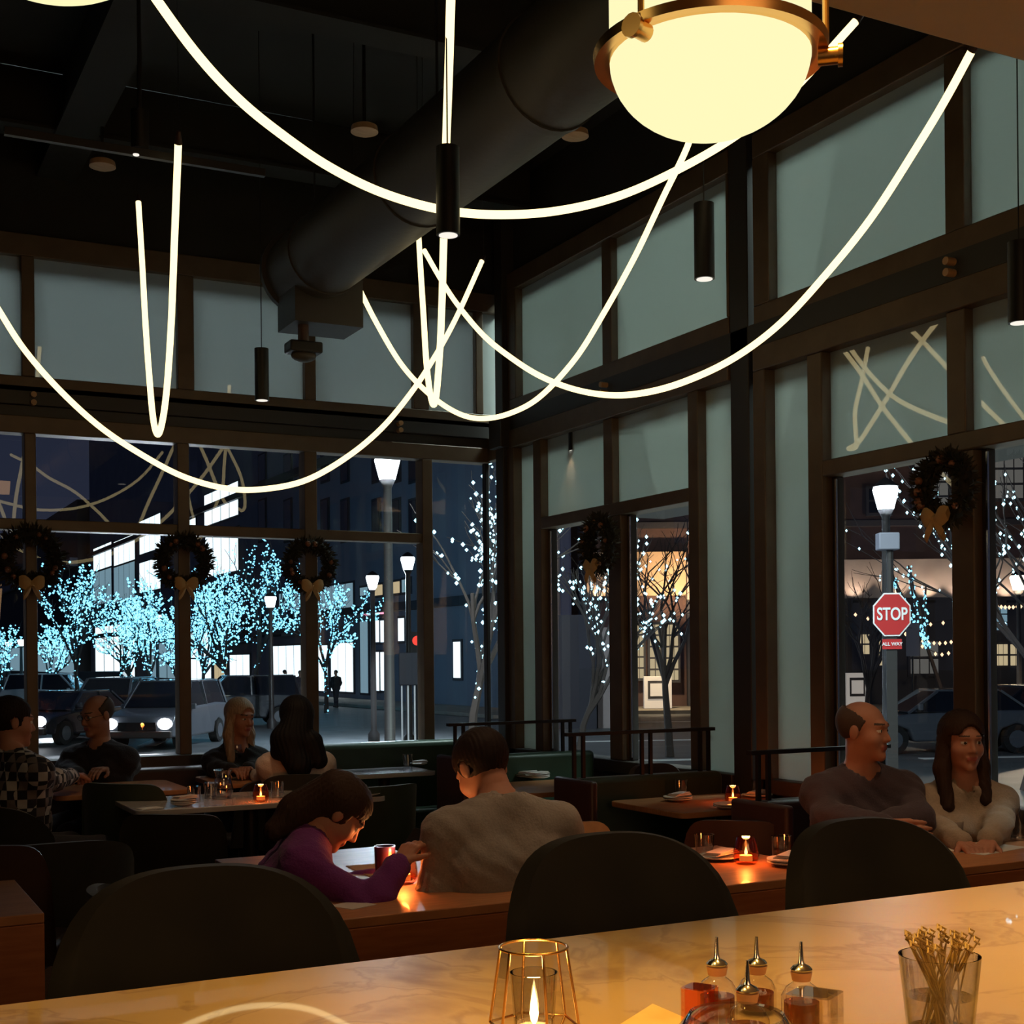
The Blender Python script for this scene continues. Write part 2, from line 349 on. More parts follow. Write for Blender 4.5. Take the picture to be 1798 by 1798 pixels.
bay(6, 5.72, 3.03, (4.34, 4.21), (4.36, 4.25), (5.29, 3.42), (4.36, 4.25))
bay(8, 2.85, .2, (1.5, 1.37), (1.52, 1.41), (2.45, .6), (1.52, 1.41))
# small paired sprinkler heads/anchors along the lintel
def anchor(x, y, z, ax, label):
    t = thing('wall_anchor', label, 'wall fitting', (x, y, z))
    for dz in (.0, .05):
        b = MB(); d = Vector((0, -1, 0)) if ax else Vector((-1, 0, 0)); b.cyl((0, 0, dz), tuple(d * .05 + Vector((0, 0, dz))), .018, 12)
        obj('bolt_cap', b, 'wood_tan', parent=t, smooth=True)
anchor(at(58, 702, 8.4).x, YB - .05, 3.13, 1, 'pair of copper coloured caps on lintel above the left wreath')
anchor(at(695, 748, 9.6).x, YB - .05, 3.13, 1, 'pair of copper coloured caps on lintel above street lamp')
anchor(XR - .06, 7.22, 3.17, 0, 'pair of copper coloured caps on lintel between the corner and the dark column')
anchor(XR - .06, 4.30, 3.17, 0, 'pair of copper coloured caps on lintel at the upper right window')

# ---- ceiling: beams and duct
t = thing('ceiling_beam', 'long dark ceiling beam running to the back windows, left of the duct', 'ceiling beam', (1.35, 0, 4.6))
obj('web', MB().box(-.07, 2.2, 0, .07, 8.88, .35), 'ceiling_black', parent=t, bevel=.01); obj('flange', MB().box(-.12, 2.2, -.02, .12, 8.88, 0), 'ceiling_black', parent=t)
for i, (y, s) in enumerate(((4.2, 'nearest the bar'), (6.2, 'halfway to the back windows'), (8.2, 'closest to the back windows'))):
    t = thing('ceiling_beam', 'dark cross beam under the ceiling, ' + s, 'ceiling beam', (0, y, 4.62), group=None)
    obj('web', MB().box(-3.1, -.06, 0, 4.4, .06, .33), 'ceiling_black', parent=t, bevel=.01); obj('flange', MB().box(-3.1, -.1, -.02, 4.4, .1, 0), 'ceiling_black', parent=t)
t = thing('air_duct', 'large round dark air duct running across the ceiling to the back windows', 'air duct', (2.36, 0, 3.62))
b = MB().tube([(0, y, 0) for y in (1.9 + .3 * k for k in range(18))], .21, 32); obj('duct_pipe', b, 'duct_metal', parent=t, smooth=True)
for y in (3.0, 4.2, 5.4, 6.6): obj('duct_collar', MB().tube([(0, y, 0), (0, y + .04, 0)], .218, 32), 'duct_metal', parent=t, smooth=True)
obj('end_cap', MB().tube([(0, 7.0, 0), (0, 7.04, 0)], .235, 32).box(-.14, 6.72, -.34, .24, 7.02, -.02), 'black_steel', parent=t, smooth=40)
for y in (3.3, 5.2, 6.8): obj('duct_hanger', MB().cyl((0, y, .2), (0, y, 1.33), .006, 6), 'black_metal', parent=t)
p = at(533, 618, 7.1)
t = thing('ceiling_sensor', 'small dark sensor fixture hanging under the end of the round duct', 'ceiling fixture', p)
obj('stem', MB().cyl((0, 0, .04), (0, 0, .16), .03, 12), 'leather_brown', parent=t, smooth=True); obj('housing', MB().box(-.09, -.06, -.01, .09, .06, .05), 'black_metal', parent=t, bevel=.01)
obj('lens', MB().ell((0, 0, -.02), (.07, .05, .035), 16), 'duct_metal', parent=t, smooth=True)
t = thing('ceiling_vent', 'square dark ceiling diffuser above the long glowing curve', 'vent', at(890, 372, 8.0))
t.location.z = 4.9; q = dr(890, 372); tt = (4.9 - EYE) / q.z; t.location = Vector((0, 0, EYE)) + q * tt if tt < 12 else Vector((3.4, 7.0, 4.9))
obj('rim', MB().box(-.3, -.3, 0, .3, -.26, .04).box(-.3, .26, 0, .3, .3, .04).box(-.3, -.3, 0, -.26, .3, .04).box(.26, -.3, 0, .3, .3, .04), 'wood_tan', parent=t)
obj('grille', MB().box(-.26, -.26, .02, .26, .26, .04), 'black_steel', parent=t)
for (px, py, z, lab) in ((1010, 240, 4.35, 'round ceiling speaker right of the duct'), (640, 232, 4.35, 'round ceiling speaker left of the duct'), (180, 293, 4.35, 'small round ceiling fixture beside the dark track head at upper left')):
    p = atz(px, py, z); t = thing('ceiling_fixture', lab, 'ceiling fixture', p)
    obj('trim_ring', MB().lathe([(.05, .04), (.07, .03), (.075, 0), (.05, -.01), (.0, -.01)], n=24), 'wood_tan', parent=t, smooth=True); obj('stem', MB().cyl((0, 0, .03), (0, 0, 4.95 - z), .01, 8), 'black_metal', parent=t)
# track head
p = at(246, 262, 5.2); t = thing('track_light', 'dark track spotlight head with a tiny lit spot at upper left ceiling', 'spotlight', p)
obj('head', MB().cyl((0, 0, .0), (0, 0, .15), .035, 16), 'black_metal', parent=t, smooth=True); obj('stem', MB().cyl((0, 0, .15), (0, 0, 4.95 - p.z), .008, 8), 'black_metal', parent=t)
obj('track_bar', MB().box(-.5, -.012, -.03, .5, .012, 0), 'black_metal', parent=t); obj('lens', MB().lathe([(.0, 0), (.012, 0), (.012, -.004)], (-.02, -.02, -.03), 12), 'spot_lens', parent=t)

# ================================================================ LIGHTS HANGING IN THE ROOM
def loop(label, pts, r, m='led', endcap=True):
    P3 = [at(p[0], p[1], p[2] * 1.25) for p in pts]; t = thing('neon_tube', label, 'light tube', P3[0], group='glowing light tubes hung in curves from the ceiling')
    L = [p - P3[0] for p in P3]
    o = obj('glowing_tube', MB().tube(smoothpts(L, 8), r, 10), m, parent=t, smooth=True)
    for e, d in ((0, 1), (-1, -2)):
        v = (L[e] - L[d]).normalized(); a = L[e]
        obj('end_cap', MB().cyl(a, a + v * .05, r * 1.15, 10, r2=r * .5), 'leather_brown', parent=t, smooth=True)
        obj('cord', MB().cyl(a + v * .04, Vector((a.x, a.y, 4.94 - P3[0].z)), .0018, 5), 'black_metal', parent=t)
    return t
loop('thickest glowing tube in a wide curve, passing behind the globe lamp', [(240, -50, 3.1), (340, 88, 3.15), (420, 175, 3.25), (500, 240, 3.35), (580, 294, 3.42), (670, 338, 3.5), (770, 367, 3.55), (870, 377, 3.6), (980, 370, 3.65), (1090, 343, 3.7), (1200, 293, 3.72), (1300, 233, 3.72), (1390, 160, 3.72), (1502, 38, 3.72)], .0142)
loop('narrow folded glowing tube hanging beside the nearest black cylinder spotlight', [(793, -60, 3.2), (788, 120, 3.5), (783, 265, 3.75), (779, 420, 4.1), (775, 560, 4.4), (770, 650, 4.6), (764, 706, 4.8), (757, 700, 4.95), (749, 640, 5.1), (744, 560, 5.3), (739, 480, 5.5), (735, 412, 5.7)], .0142)
loop('long glowing tube sweeping up to the soffit edge at upper right', [(745, 440, 6.0), (775, 492, 5.9), (805, 537, 5.8), (850, 590, 5.65), (900, 630, 5.5), (950, 661, 5.3), (1010, 684, 5.1), (1075, 694, 4.9), (1140, 688, 4.7), (1210, 667, 4.55), (1290, 628, 4.4), (1370, 568, 4.25), (1450, 482, 4.1), (1530, 382, 3.95), (1610, 258, 3.8), (1660, 175, 3.7), (1706, 90, 3.6)], .0142)
loop('glowing tube curving down from behind the globe lamp towards the back window', [(1225, 200, 4.5), (1205, 262, 4.7), (1165, 345, 4.9), (1115, 450, 5.1), (1060, 550, 5.3), (1010, 630, 5.45), (950, 695, 5.6), (900, 724, 5.7), (850, 735, 5.8), (805, 726, 5.8), (755, 693, 5.85), (705, 640, 5.9), (660, 565, 5.9), (625, 495, 5.9)], .0142)
loop('lowest glowing tube in a wide curve in front of the back window', [(-8, 535, 5.0), (40, 610, 5.0), (100, 680, 5.0), (170, 745, 5.0), (240, 793, 5.0), (320, 836, 5.05), (400, 858, 5.1), (470, 858, 5.2), (540, 842, 5.3), (610, 802, 5.4), (670, 752, 5.5), (720, 692, 5.6), (760, 632, 5.7), (800, 560, 5.8), (846, 459, 6.0)], .0142)
loop('narrow folded glowing tube at the left, in front of frosted panes', [(243, 355, 5.6), (249, 450, 5.5), (255, 560, 5.3), (262, 660, 5.1), (269, 735, 5.0), (277, 763, 4.9), (286, 735, 4.8), (294, 670, 4.7), (301, 560, 4.5), (306, 430, 4.3), (310, 330, 4.2), (313, 252, 4.1)], .0142, 'led')
# black cylinder spots
t0 = thing('cylinder_spotlight', 'nearest black cylinder spotlight, hanging over the long glowing curve', 'spotlight', (0, 0, 0), group='black cylinder spotlights hung from the ceiling')
obj('cylinder', MB().lathe([(.030, 0), (.038, 0), (.038, .28), (.0, .28)], n=24), 'black_metal', parent=t0, smooth=True)
obj('lens', MB().lathe([(.0, .004), (.030, .004), (.030, -.002), (0, -.002)], n=24), 'spot_lens', parent=t0)
obj('cord', MB().cyl((0, 0, .28), (0, 0, 2.0), .0025, 6), 'black_metal', parent=t0)
spots = [(787, 413, 4.25, ''), (1237, 490, 4.95, 'black cylinder spotlight right of centre in front of the upper frosted panes'), (460, 703, 7.2, 'black cylinder spotlight below the end of the round duct'), (1008, 791, 9.0, 'black cylinder spotlight in front of the corner bay lintel'), (1310, 713, 7.4, 'black cylinder spotlight in front of the dark steel column'), (1790, 567, 4.6, 'black cylinder spotlight at the right edge before the frosted pane')]
for i, (px, py, d, lab) in enumerate(spots):
    p = at(px, py, d)
    o = t0 if i == 0 else dup(t0, p, 0, lab)
    o.location = p
    light('cylinder_beam', 'SPOT', p - Vector((0, 0, .01)), 26, (1, .62, .34), .03, p - Vector((0, 0, 2)), 70, .7)
# globe pendants
def globe(p, label):
    t = thing('globe_pendant', label, 'pendant lamp', p, group='globe pendant lamps over the bar')
    prof = [(0, -.118)] + [(.152 * math.sin(a), -.118 * math.cos(a)) for a in [rad(k) for k in range(6, 90, 6)]] + [(.152, 0), (.152, .10), (.150, .16), (.135, .20), (.09, .225), (.03, .235), (.0, .235)]
    obj('glass_globe', MB().lathe(prof, n=48), 'globe', parent=t, smooth=True)
    obj('ring', MB().lathe([(.159, -.006), (.175, -.007), (.177, .007), (.159, .008), (.159, -.006)], n=64), 'brass', parent=t, smooth=35)
    for k in (200, 320, 80):
        a = rad(k); x, y = .172 * math.cos(a), .172 * math.sin(a)
        q = obj('strap', MB().tube([(x, y, .0), (x, y, .18), (x * .75, y * .75, .25), (0, 0, .30)], .005, 8), 'brass', parent=t, smooth=True)
        obj('thumb_screw', MB().cyl((x * .93, y * .93, -.018), (x * 1.10, y * 1.10, -.018), .013, 14).cyl((x * 1.10, y * 1.10, -.018), (x * 1.14, y * 1.14, -.018), .017, 14), 'brass', parent=q, smooth=True)
    obj('stem', MB().cyl((0, 0, .235), (0, 0, 2.85 - p[2]), .008, 12), 'brass', parent=t, smooth=True)
    obj('canopy', MB().lathe([(0, -.02), (.05, -.02), (.055, 0), (0, 0)], (0, 0, 2.85 - p[2]), 24), 'brass', parent=t, smooth=True)
    return t
globe(at(1246, 100, 2.02), 'glowing globe pendant lamp with a brass ring, top centre right')
globe(at(84, -185, 1.66), 'glowing globe pendant lamp cut off at the top left corner')

# ================================================================ WREATHS
def wreath(c, ax, R, r, label, seed):
    rs = random.Random(seed); t = thing('wreath', label, 'wreath', c, group='wreaths hung on the windows')
    def pt(u, v, n_): return Vector((u, -n_, v)) if ax else Vector((-n_, u, v))
    b = MB().tube([pt(R * math.cos(a), R * math.sin(a), .05) for a in [2 * PI * k / 24 for k in range(25)]], r * .55, 8, cap=False); obj('core', b, 'wreath_core', parent=t, smooth=True)
    b = MB()
    for k in range(900):
        a = rs.uniform(0, 2 * PI); q = rs.uniform(0, 2 * PI); c0 = pt(R * math.cos(a), R * math.sin(a), .05)
        d = pt(math.cos(a) * math.cos(q) + rs.uniform(-.5, .5), math.sin(a) * math.cos(q) + rs.uniform(-.5, .5), math.sin(q)).normalized()
        s = c0 + d * r * .35; e = c0 + d * r * rs.uniform(.9, 1.35); w_ = d.cross(Vector((rs.uniform(-1, 1), rs.uniform(-1, 1), rs.uniform(-1, 1)))).normalized() * .008
        mid = (s + e) / 2
        b.add([s, mid + w_, e, mid - w_], [(0, 1, 2, 3)])
    o = obj('foliage', b, 'wreath_green', parent=t)
    for k in range(9):
        a = rs.uniform(0, 2 * PI); obj('bauble', MB().ell(pt(R * math.cos(a), R * math.sin(a), .05 + r * .55), rs.uniform(.012, .022), 8), 'wreath_bauble', parent=t, smooth=True)
    # bow
    c0 = Vector(pt(0, -R - .01, .05 + r * .9)); 
    b = MB()
    for sgn in (-1, 1):
        for (dx, dz, s1) in ((.075, .02, .045), (.05, -.075, .035)):
            pts = [c0 + pt(sgn * dx * k / 4, dz * k / 4, .01 * math.sin(PI * k / 4)) for k in range(5)]
            wd = [.012 + (s1 - .012) * math.sin(PI * (k + .6) / 5.6) for k in range(5)]
            vs = []; 
            for p_, w_ in zip(pts, wd): vs += [p_ + pt(0, w_, 0), p_ + pt(0, 0, .018), p_ - pt(0, w_, 0), p_ - pt(0, 0, .012)]
            fs = [(i * 4 + j, i * 4 + (j + 1) % 4, i * 4 + 4 + (j + 1) % 4, i * 4 + 4 + j) for i in range(4) for j in range(4)]
            b.add(vs, fs)
    b.ell(c0, (.022, .022, .022), 10); obj('bow', b, 'wreath_bow', parent=t, smooth=True)
mat('wreath_core', (.012, .010, .007), .9); mat('wreath_green', (.018, .020, .010), .9, noise=(.05, .035, .02), nscale=14); mat('wreath_bauble', (.25, .10, .05), .3); mat('wreath_bow', (.50, .30, .12), .7)
wreath((at(52, 985, 8.3).x, YB - .12, 2.14), 1, .155, .07, 'dark green wreath with gold bow at left edge of back window', 1)
wreath((2.11, YB - .12, 2.14), 1, .145, .06, 'dark green wreath with gold bow on second mullion of back window', 2)
wreath((2.97, YB - .12, 2.14), 1, .145, .06, 'dark green wreath with gold bow left of the tall street lamp', 3)
wreath((XR - .12, 7.157, 2.20), 0, .14, .065, 'dark wreath with gold bow on the bay window casement near the corner', 4)
wreath((XR - .12, 4.26, 2.21), 0, .125, .06, 'dark wreath with pale gold bow at right bay, above the seated couple', 5)
# ================================================================ FURNITURE
def rrect(x0, y0, x1, y1, r, k=5, corners=(1, 1, 1, 1)):
    out = []
    for (cx, cy, a0, on) in ((x1 - r, y1 - r, 0, corners[2]), (x0 + r, y1 - r, 90, corners[3]), (x0 + r, y0 + r, 180, corners[0]), (x1 - r, y0 + r, 270, corners[1])):
        if on: out += [(cx + r * math.cos(rad(a0 + 90 * i / k)), cy + r * math.sin(rad(a0 + 90 * i / k))) for i in range(k + 1)]
        else: out.append((x0 if a0 in (90, 180) else x1, y1 if a0 in (0, 90) else y0))
    return out
# bar
t = thing('bar_counter', 'long warm lit marble topped bar counter across the bottom of the view', 'bar counter', (0, 0, 0))
obj('countertop', MB().prism(rrect(-.16, .88, 4.40, 1.78, .16, 8, (0, 0, 0, 1)), 1.035, 1.07), 'marble_bar', parent=t, bevel=.006)
obj('bar_front', MB().box(-.02, 1.42, 0, 4.40, 1.50, 1.035), 'wood_orange', parent=t); obj('bar_back', MB().box(-.02, .95, 0, 4.40, 1.0, 1.035), 'black_metal', parent=t)
obj('foot_rail', MB().cyl((0, 1.66, .2), (4.4, 1.66, .2), .02, 12), 'brass', parent=t, smooth=True)

def shell(w, z0, z1, depth, power=2.6, pt_=2.2, wrap=1.0, thick=.05, nu=28, nv=10, base=.92):
    """curved upholstered back: wraps round the sitter, dome or square topped"""
    b = MB(); front = []; back = []
    for j in range(nv + 1):
        for i in range(nu + 1):
            u = -1 + 2 * i / nu; v = j / nv; hh = z0 + (z1 - z0) * (base * (1 - abs(u) ** power) ** (1 / pt_) + (1 - base)) if abs(u) < 1 else z0 + (z1 - z0) * (1 - base)
            zz = z0 + (hh - z0) * v; a = u * wrap; s = 1 + .06 * v
            x = w / 2 * math.sin(a) / math.sin(min(wrap, PI / 2)) * s if wrap <= PI / 2 else w / 2 * math.sin(a) * s
            y = -depth * math.cos(a) if wrap > .01 else 0
            th = thick * (1 - .45 * v)
            n_ = Vector((math.sin(a), -math.cos(a), 0)); front.append(Vector((x, y - .03 * v, zz)) - n_ * th / 2); back.append(Vector((x, y - .03 * v, zz)) + n_ * th / 2)
    N = len(front); W = nu + 1; fs = []
    for j in range(nv):
        for i in range(nu): a = j * W + i; fs += [(a, a + 1, a + W + 1, a + W), (N + a, N + a + W, N + a + W + 1, N + a + 1)]
    for i in range(nu): a = nv * W + i; fs += [(a, a + 1, N + a + 1, N + a)]; a = i; fs += [(a, N + a, N + a + 1, a + 1)]
    for j in range(nv):
        a = j * W; fs += [(a, a + W, N + a + W, N + a)]; a = j * W + nu; fs += [(a, N + a, N + a + W, a + W)]
    return b.add(front + back, fs)
def seat(w, d, z, h=.07): return MB().prism(rrect(-w / 2, -d / 2, w / 2, d / 2, .09), z - h, z)
def chair(name, label, cat, loc, yaw, w=.50, top=.80, zs=.46, m='velvet_black', power=3, wrap=1.25, depth=.25, legs='black_metal', piping=None, group=None, base=.75, thick=.055, pt_=2.2):
    t = thing(name, label, cat, loc, yaw, group)
    obj('backrest', shell(w, zs - .06, top, depth, power, pt_, wrap, thick, base=base), m, parent=t, smooth=60)
    obj('seat', seat(w * .86, .44, zs), m, parent=t, bevel=.02)
    obj('seat_frame', MB().box(-w * .36, -.17, zs - .10, w * .36, .17, zs - .07), legs, parent=t)
    for sx in (-1, 1):
        for sy in (-1, 1): obj('leg', MB().tube([(sx * w * .34, sy * .15, zs - .08), (sx * w * .42, sy * .20, 0)], [.014, .010], 8), legs, parent=t, smooth=True)
    return t
# bar stools: the backs stand over the far edge of the counter
def stool(x, y, yaw, label, top=1.15, w=.49):
    t = chair('bar_stool', label, 'bar stool', (x, y, 0), yaw, w, top, .76, 'velvet_black', 2.7, 1.1, .22, group='bar stools along the far side of the counter', base=.86, thick=.06, pt_=2.6)
    obj('foot_ring', MB().tube([(.19 * math.cos(a), .17 * math.sin(a), .28) for a in [2 * PI * k / 20 for k in range(21)]], .008, 8, cap=False), 'brass', parent=t, smooth=True)
    return t
stool(.58, 2.08, PI, 'leftmost black upholstered bar stool, the widest dome at lower left', 1.138, .50)
stool(1.41, 2.08, PI, 'black bar stool with round back in front of the man in grey', 1.138, .51)
stool(2.075, 2.08, PI, 'black bar stool with round back in front of the balding man on the right', 1.125, .51)
stool(2.83, 2.08, PI, 'black bar stool mostly cut off at the right edge', 1.13, .46)

# tables
def boxtable(label, x0, y0, x1, y1, z=.75):
    t = thing('box_table', label, 'table', ((x0 + x1) / 2, (y0 + y1) / 2, 0)); a, c = (x1 - x0) / 2, (y1 - y0) / 2
    obj('tabletop', MB().box(-a, -c, z - .03, a, c, z), 'wood_top', parent=t, bevel=.004)
    obj('side_panel', MB().box(-a, -c, 0, a, -c + .03, z - .031), 'wood_orange', parent=t, bevel=.003)
    obj('pedestal', MB().box(-.06, -.06, .02, .06, .06, z - .03), 'black_metal', parent=t); obj('foot', MB().box(-.22, -.25, 0, .22, .25, .02), 'black_metal', parent=t, bevel=.004)
    return t
def pedtable(label, x0, y0, x1, y1, z=.75, m='wood_top', corners=(1, 1, 1, 1), rot=0, r=.06, foot=True):
    t = thing('dining_table', label, 'table', ((x0 + x1) / 2, (y0 + y1) / 2, 0), rot); a, c = (x1 - x0) / 2, (y1 - y0) / 2
    obj('tabletop', MB().prism(rrect(-a, -c, a, c, r, 6, corners), z - .028, z), m, parent=t, bevel=.004)
    obj('pedestal', MB().cyl((0, 0, .02), (0, 0, z - .03), .04, 20), 'black_metal', parent=t, smooth=True); obj('foot', MB().lathe([(.24, 0), (.24, .012), (.05, .03), (0, .03)], n=32), 'black_metal', parent=t, smooth=True)
    return t
boxtable('wooden table with a tall orange wood panel between the two diners looking down', 1.30, 3.62, 1.98, 4.95)
boxtable('wooden box table with the large candle glass, right of the middle bar stool', 2.34, 3.52, 3.12, 4.28)
boxtable('wooden table under papers and candle in front of the couple on the right', 3.42, 3.40, 4.34, 3.98)
boxtable('dark wooden box table at the lower left edge', -.35, 4.16, .58, 4.85)
pedtable('white marble table with glasses and candle behind the black square backed chair', 1.38, 6.72, 2.72, 7.38, m='marble_white')
pedtable('wooden table of the two men at the left edge', 1.12, 7.55, 1.86, 8.25, .765)
pedtable('small wooden table between the blonde woman and the woman in cream', 2.08, 7.78, 2.52, 8.42, .76)
pedtable('small pale table by the green banquette under the street lamp', 3.02, 8.02, 3.60, 8.48, m='marble_white')
pedtable('wooden table with candle and dishes in the corner booth', 3.42, 6.42, 4.28, 7.08)
pedtable('empty wooden table set for four with candle, in front of the long dark booth back', 3.60, 5.22, 4.38, 5.88, r=.05)

# banquettes with rails
def booth(label, x0, x1, y, ztop, m, railz=None, posts=(), endm='leather_brown'):
    t = thing('booth_bench', label, 'booth seat', ((x0 + x1) / 2, y, 0)); a = (x1 - x0) / 2
    obj('backrest', MB().box(-a, -.05, 0, a, .07, ztop), m, parent=t, bevel=.03); obj('seat', MB().box(-a + .03, -.50, .30, a - .02, -.055, .45), m, parent=t, bevel=.03)
    obj('base', MB().box(-a + .05, -.45, 0, a - .05, -.06, .295), 'black_metal', parent=t)
    obj('end_panel', MB().box(-a - .05, -.30, 0, -a - .005, .085, ztop + .01), endm, parent=t, bevel=.015)
    if railz:
        g = obj('rail', MB().box(posts[0] - (x0 + x1) / 2 - .05, -.018, railz - .018, posts[-1] - (x0 + x1) / 2 + .09, .018, railz), 'black_metal', parent=t)
        for q in posts:
            for d in (0, .055): obj('rail_post', MB().box(q + d - (x0 + x1) / 2 - .009, -.009, ztop - .01, q + d - (x0 + x1) / 2 + .009, .009, railz - .018), 'black_metal', parent=t)
    return t
booth('green leather booth back with black rail, under the corner windows', 3.36, 4.36, 7.32, .90, 'leather_green', 1.10, (3.40, 4.15))
booth('long dark green booth back with black rail and paired posts', 3.45, 4.40, 6.02, .86, 'velvet_green', 1.10, (3.48, 3.90, 4.28))
booth('booth back with black rail behind the couple on the right', 3.58, 4.40, 4.66, .86, 'leather_brown', 1.08, (3.62, 4.28))
t = thing('banquette', 'green leather banquette along the back windows beside the woman in cream', 'booth seat', (3.55, 8.7, 0))
obj('backrest', MB().box(-.80, -.02, 0, .80, .12, .91), 'leather_green', parent=t, bevel=.04); obj('seat', MB().box(-.78, -.2, .3, .78, -.03, .45), 'leather_green', parent=t, bevel=.03)
t = thing('banquette', 'dark banquette under the window behind the man in the jacket and the blonde woman', 'booth seat', (1.4, 8.72, 0))
obj('backrest', MB().box(-1.7, .02, 0, 1.32, .12, .80), 'leather_brown', parent=t, bevel=.03); obj('seat', MB().box(-1.7, -.42, .3, 1.32, .01, .45), 'leather_brown', parent=t, bevel=.03)

def place(px, d): p = at(px, 1300, d); return (p.x, p.y, 0)
def face(deg): v = fwd(deg); return yaw_of(v)
chair('dining_chair', 'black square backed chair in front of the white marble table', 'chair', place(334, 6.25), face(8), .50, .80, power=9, wrap=.5, depth=.20, base=.9, pt_=3, thick=.05)
chair('armchair', 'dark green armchair left of the black square backed chair', 'chair', place(250, 7.35), face(20), .52, .84, m='velvet_green', power=8, wrap=1.0, depth=.22, base=.8, pt_=3)
chair('armchair', 'dark armchair under the man in the checked shirt', 'chair', place(40, 6.75), face(25), .62, .80, m='velvet_black', power=3, wrap=1.3, depth=.28)
chair('armchair', 'dark armchair with sloping side, low at the left in front of the checked shirt', 'chair', place(70, 5.55), face(-30), .66, .78, m='velvet_black', power=2.6, wrap=1.4, depth=.3, base=.6)
chair('dining_chair', 'dark brown chair at the far left edge above the box table', 'chair', place(5, 5.0), face(0), .5, .84, m='leather_brown', power=8, wrap=.5, depth=.2, base=.9)
chair('dining_chair', 'black round backed chair of the woman in cream', 'chair', place(522, 7.85), face(-12), .46, .84, m='velvet_black', power=4, wrap=1.1, depth=.24)
chair('armchair', 'green barrel chair right of the bowed head of the woman in purple', 'chair', place(630, 7.5), face(-40), .56, .80, m='velvet_green', power=5, wrap=1.4, depth=.27, base=.7)
chair('dining_chair', 'grey chair seen edge on behind the marble table', 'chair', place(402, 8.0), face(-70), .44, .78, m='black_steel', power=5, wrap=.9, depth=.22)
chair('dining_chair', 'tan bentwood chair back left of the box table with the large candle glass', 'chair', (2.78, 4.62, 0), PI + rad(8), .50, .80, m='wood_tan', power=7, wrap=.7, depth=.2, base=.85, thick=.022)
chair('dining_chair', 'dark brown leather chair between the set table and the man on the right', 'chair', (3.56, 4.72, 0), face(15), .42, .80, m='leather_brown', power=7, wrap=.6, depth=.2, base=.85)
chair('dining_chair', 'dark chair just in front of the black steel column', 'chair', (4.22, 6.2, 0), PI, .4, .88, m='leather_brown', power=4, wrap=.9, depth=.18)
t = chair('dining_chair', 'low black chair under the woman in purple', 'chair', (1.02, 4.28, 0), face(75), .46, .78, power=4, wrap=1.1)
t = chair('dining_chair', 'low black chair under the man in the grey sweater', 'chair', (2.20, 4.15, 0), face(-25), .46, .66, power=4, wrap=1.1)

# ================================================================ TABLEWARE
def tumbler(label, p, h=.085, r=.037, group='clear water glasses on the tables', m='tumbler_glass'):
    o = obj('tumbler', MB().lathe([(0, 0), (r * .86, 0), (r, h), (r * .93, h), (r * .80, .010), (0, .010)], n=28), m, smooth=40); o.location = p
    return tag(o, label, 'glass', group)
def candle(label, p, s=1.0, li=.35, m='amber_glass', group='tea light candles in amber glasses'):
    t = thing('candle_glass', label, 'candle', p, group=group)
    prof = [(0, 0), (.030, 0), (.042, .012), (.045, .03), (.040, .062), (.031, .092), (.029, .092), (.038, .062), (.042, .03), (.038, .014), (0, .008)]
    obj('glass_jar', MB().lathe([(r * s, z * s) for r, z in prof], n=32), m, parent=t, smooth=60)
    obj('tea_light', MB().lathe([(0, .012 * s), (.022 * s, .012 * s), (.022 * s, .030 * s), (0, .028 * s)], n=20), 'wax', parent=t, smooth=40)
    obj('flame', MB().lathe([(0, .030 * s), (.004 * s, .034 * s), (.0055 * s, .040 * s), (.003 * s, .050 * s), (0, .060 * s)], n=10), 'flame', parent=t, smooth=True)
    l = light('candle_light', 'POINT', Vector(p) + Vector((0, 0, .075 * s)), li * 2.2, (1, .48, .16), .02)
    return t
def plates(label, p, n=2, r=.075, napkin=True, m='ceramic_white'):
    t = thing('plate_setting', label, 'plates', p, group='stacked plates with napkins')
    for i in range(n): obj('plate', MB().lathe([(0, .004), (r * .6, .004), (r, .014), (r, .018), (r * .6, .008), (0, .008)], (0, 0, i * .009), 32), m, parent=t, smooth=40)
    if napkin:
        b = MB(); 
        for k in range(3): b.obox((.01, 0, n * .009 + .014 + k * .005), (r * 1.9, r * .75, .004), Matrix.Rotation(rad(20 + 6 * k), 3, 'Z'))
        obj('napkin', b, 'linen', parent=t, bevel=.001)
    return t
def paper(label, p, w_, d_, rot, m='paper', cat='paper'):
    o = obj('menu_sheet', MB().box(-w_ / 2, -d_ / 2, 0, w_ / 2, d_ / 2, .002), m); o.location = p; o.rotation_euler = (0, 0, rot); return tag(o, label, cat)
def T(px, py, z=.75): return atz(px, py, z)
# box table with the large candle glass
candle('largest lit amber candle glass, on the box table in front', T(1310, 1517), 1.05, .9)
candle('lit candle glass on the empty set table with the cut corner', T(1287, 1410), .95, .5)
candle('candle glass on the corner booth table', T(970, 1361), 1.0, .4)
candle('candle glass in front of the woman in beige', T(1748, 1470), 1.0, .8)
candle('candle glass at the right end of the white marble table', T(458, 1408), 1.0, .6)
candle('red amber candle glass between the two bowed diners', T(708, 1552), 1.1, 1.6)
candle('left candle glass in front of the man in the jacket', T(183, 1372, .765), .8, .25)
candle('right candle glass in front of the man in the jacket', T(212, 1368, .765), .9, .3)
tumbler('clear tumbler left of the largest candle glass', T(1237, 1505)); tumbler('ribbed tumbler right of the largest candle glass', T(1372, 1508))
tumbler('tumbler on the left of the set table beside a napkin', T(1196, 1397)); tumbler('tumbler on the set table near the column', T(1331, 1397))
tumbler('tumbler on the papers before the woman in beige', T(1676, 1480)); tumbler('tall tumbler at the right edge by the woman in beige', T(1789, 1475), .13)
tumbler('tumbler left of centre on the white marble table', T(341, 1409)); tumbler('tumbler beside the pitcher on the marble table', T(370, 1402)); tumbler('tumbler right of the marble table candle', T(487, 1400))
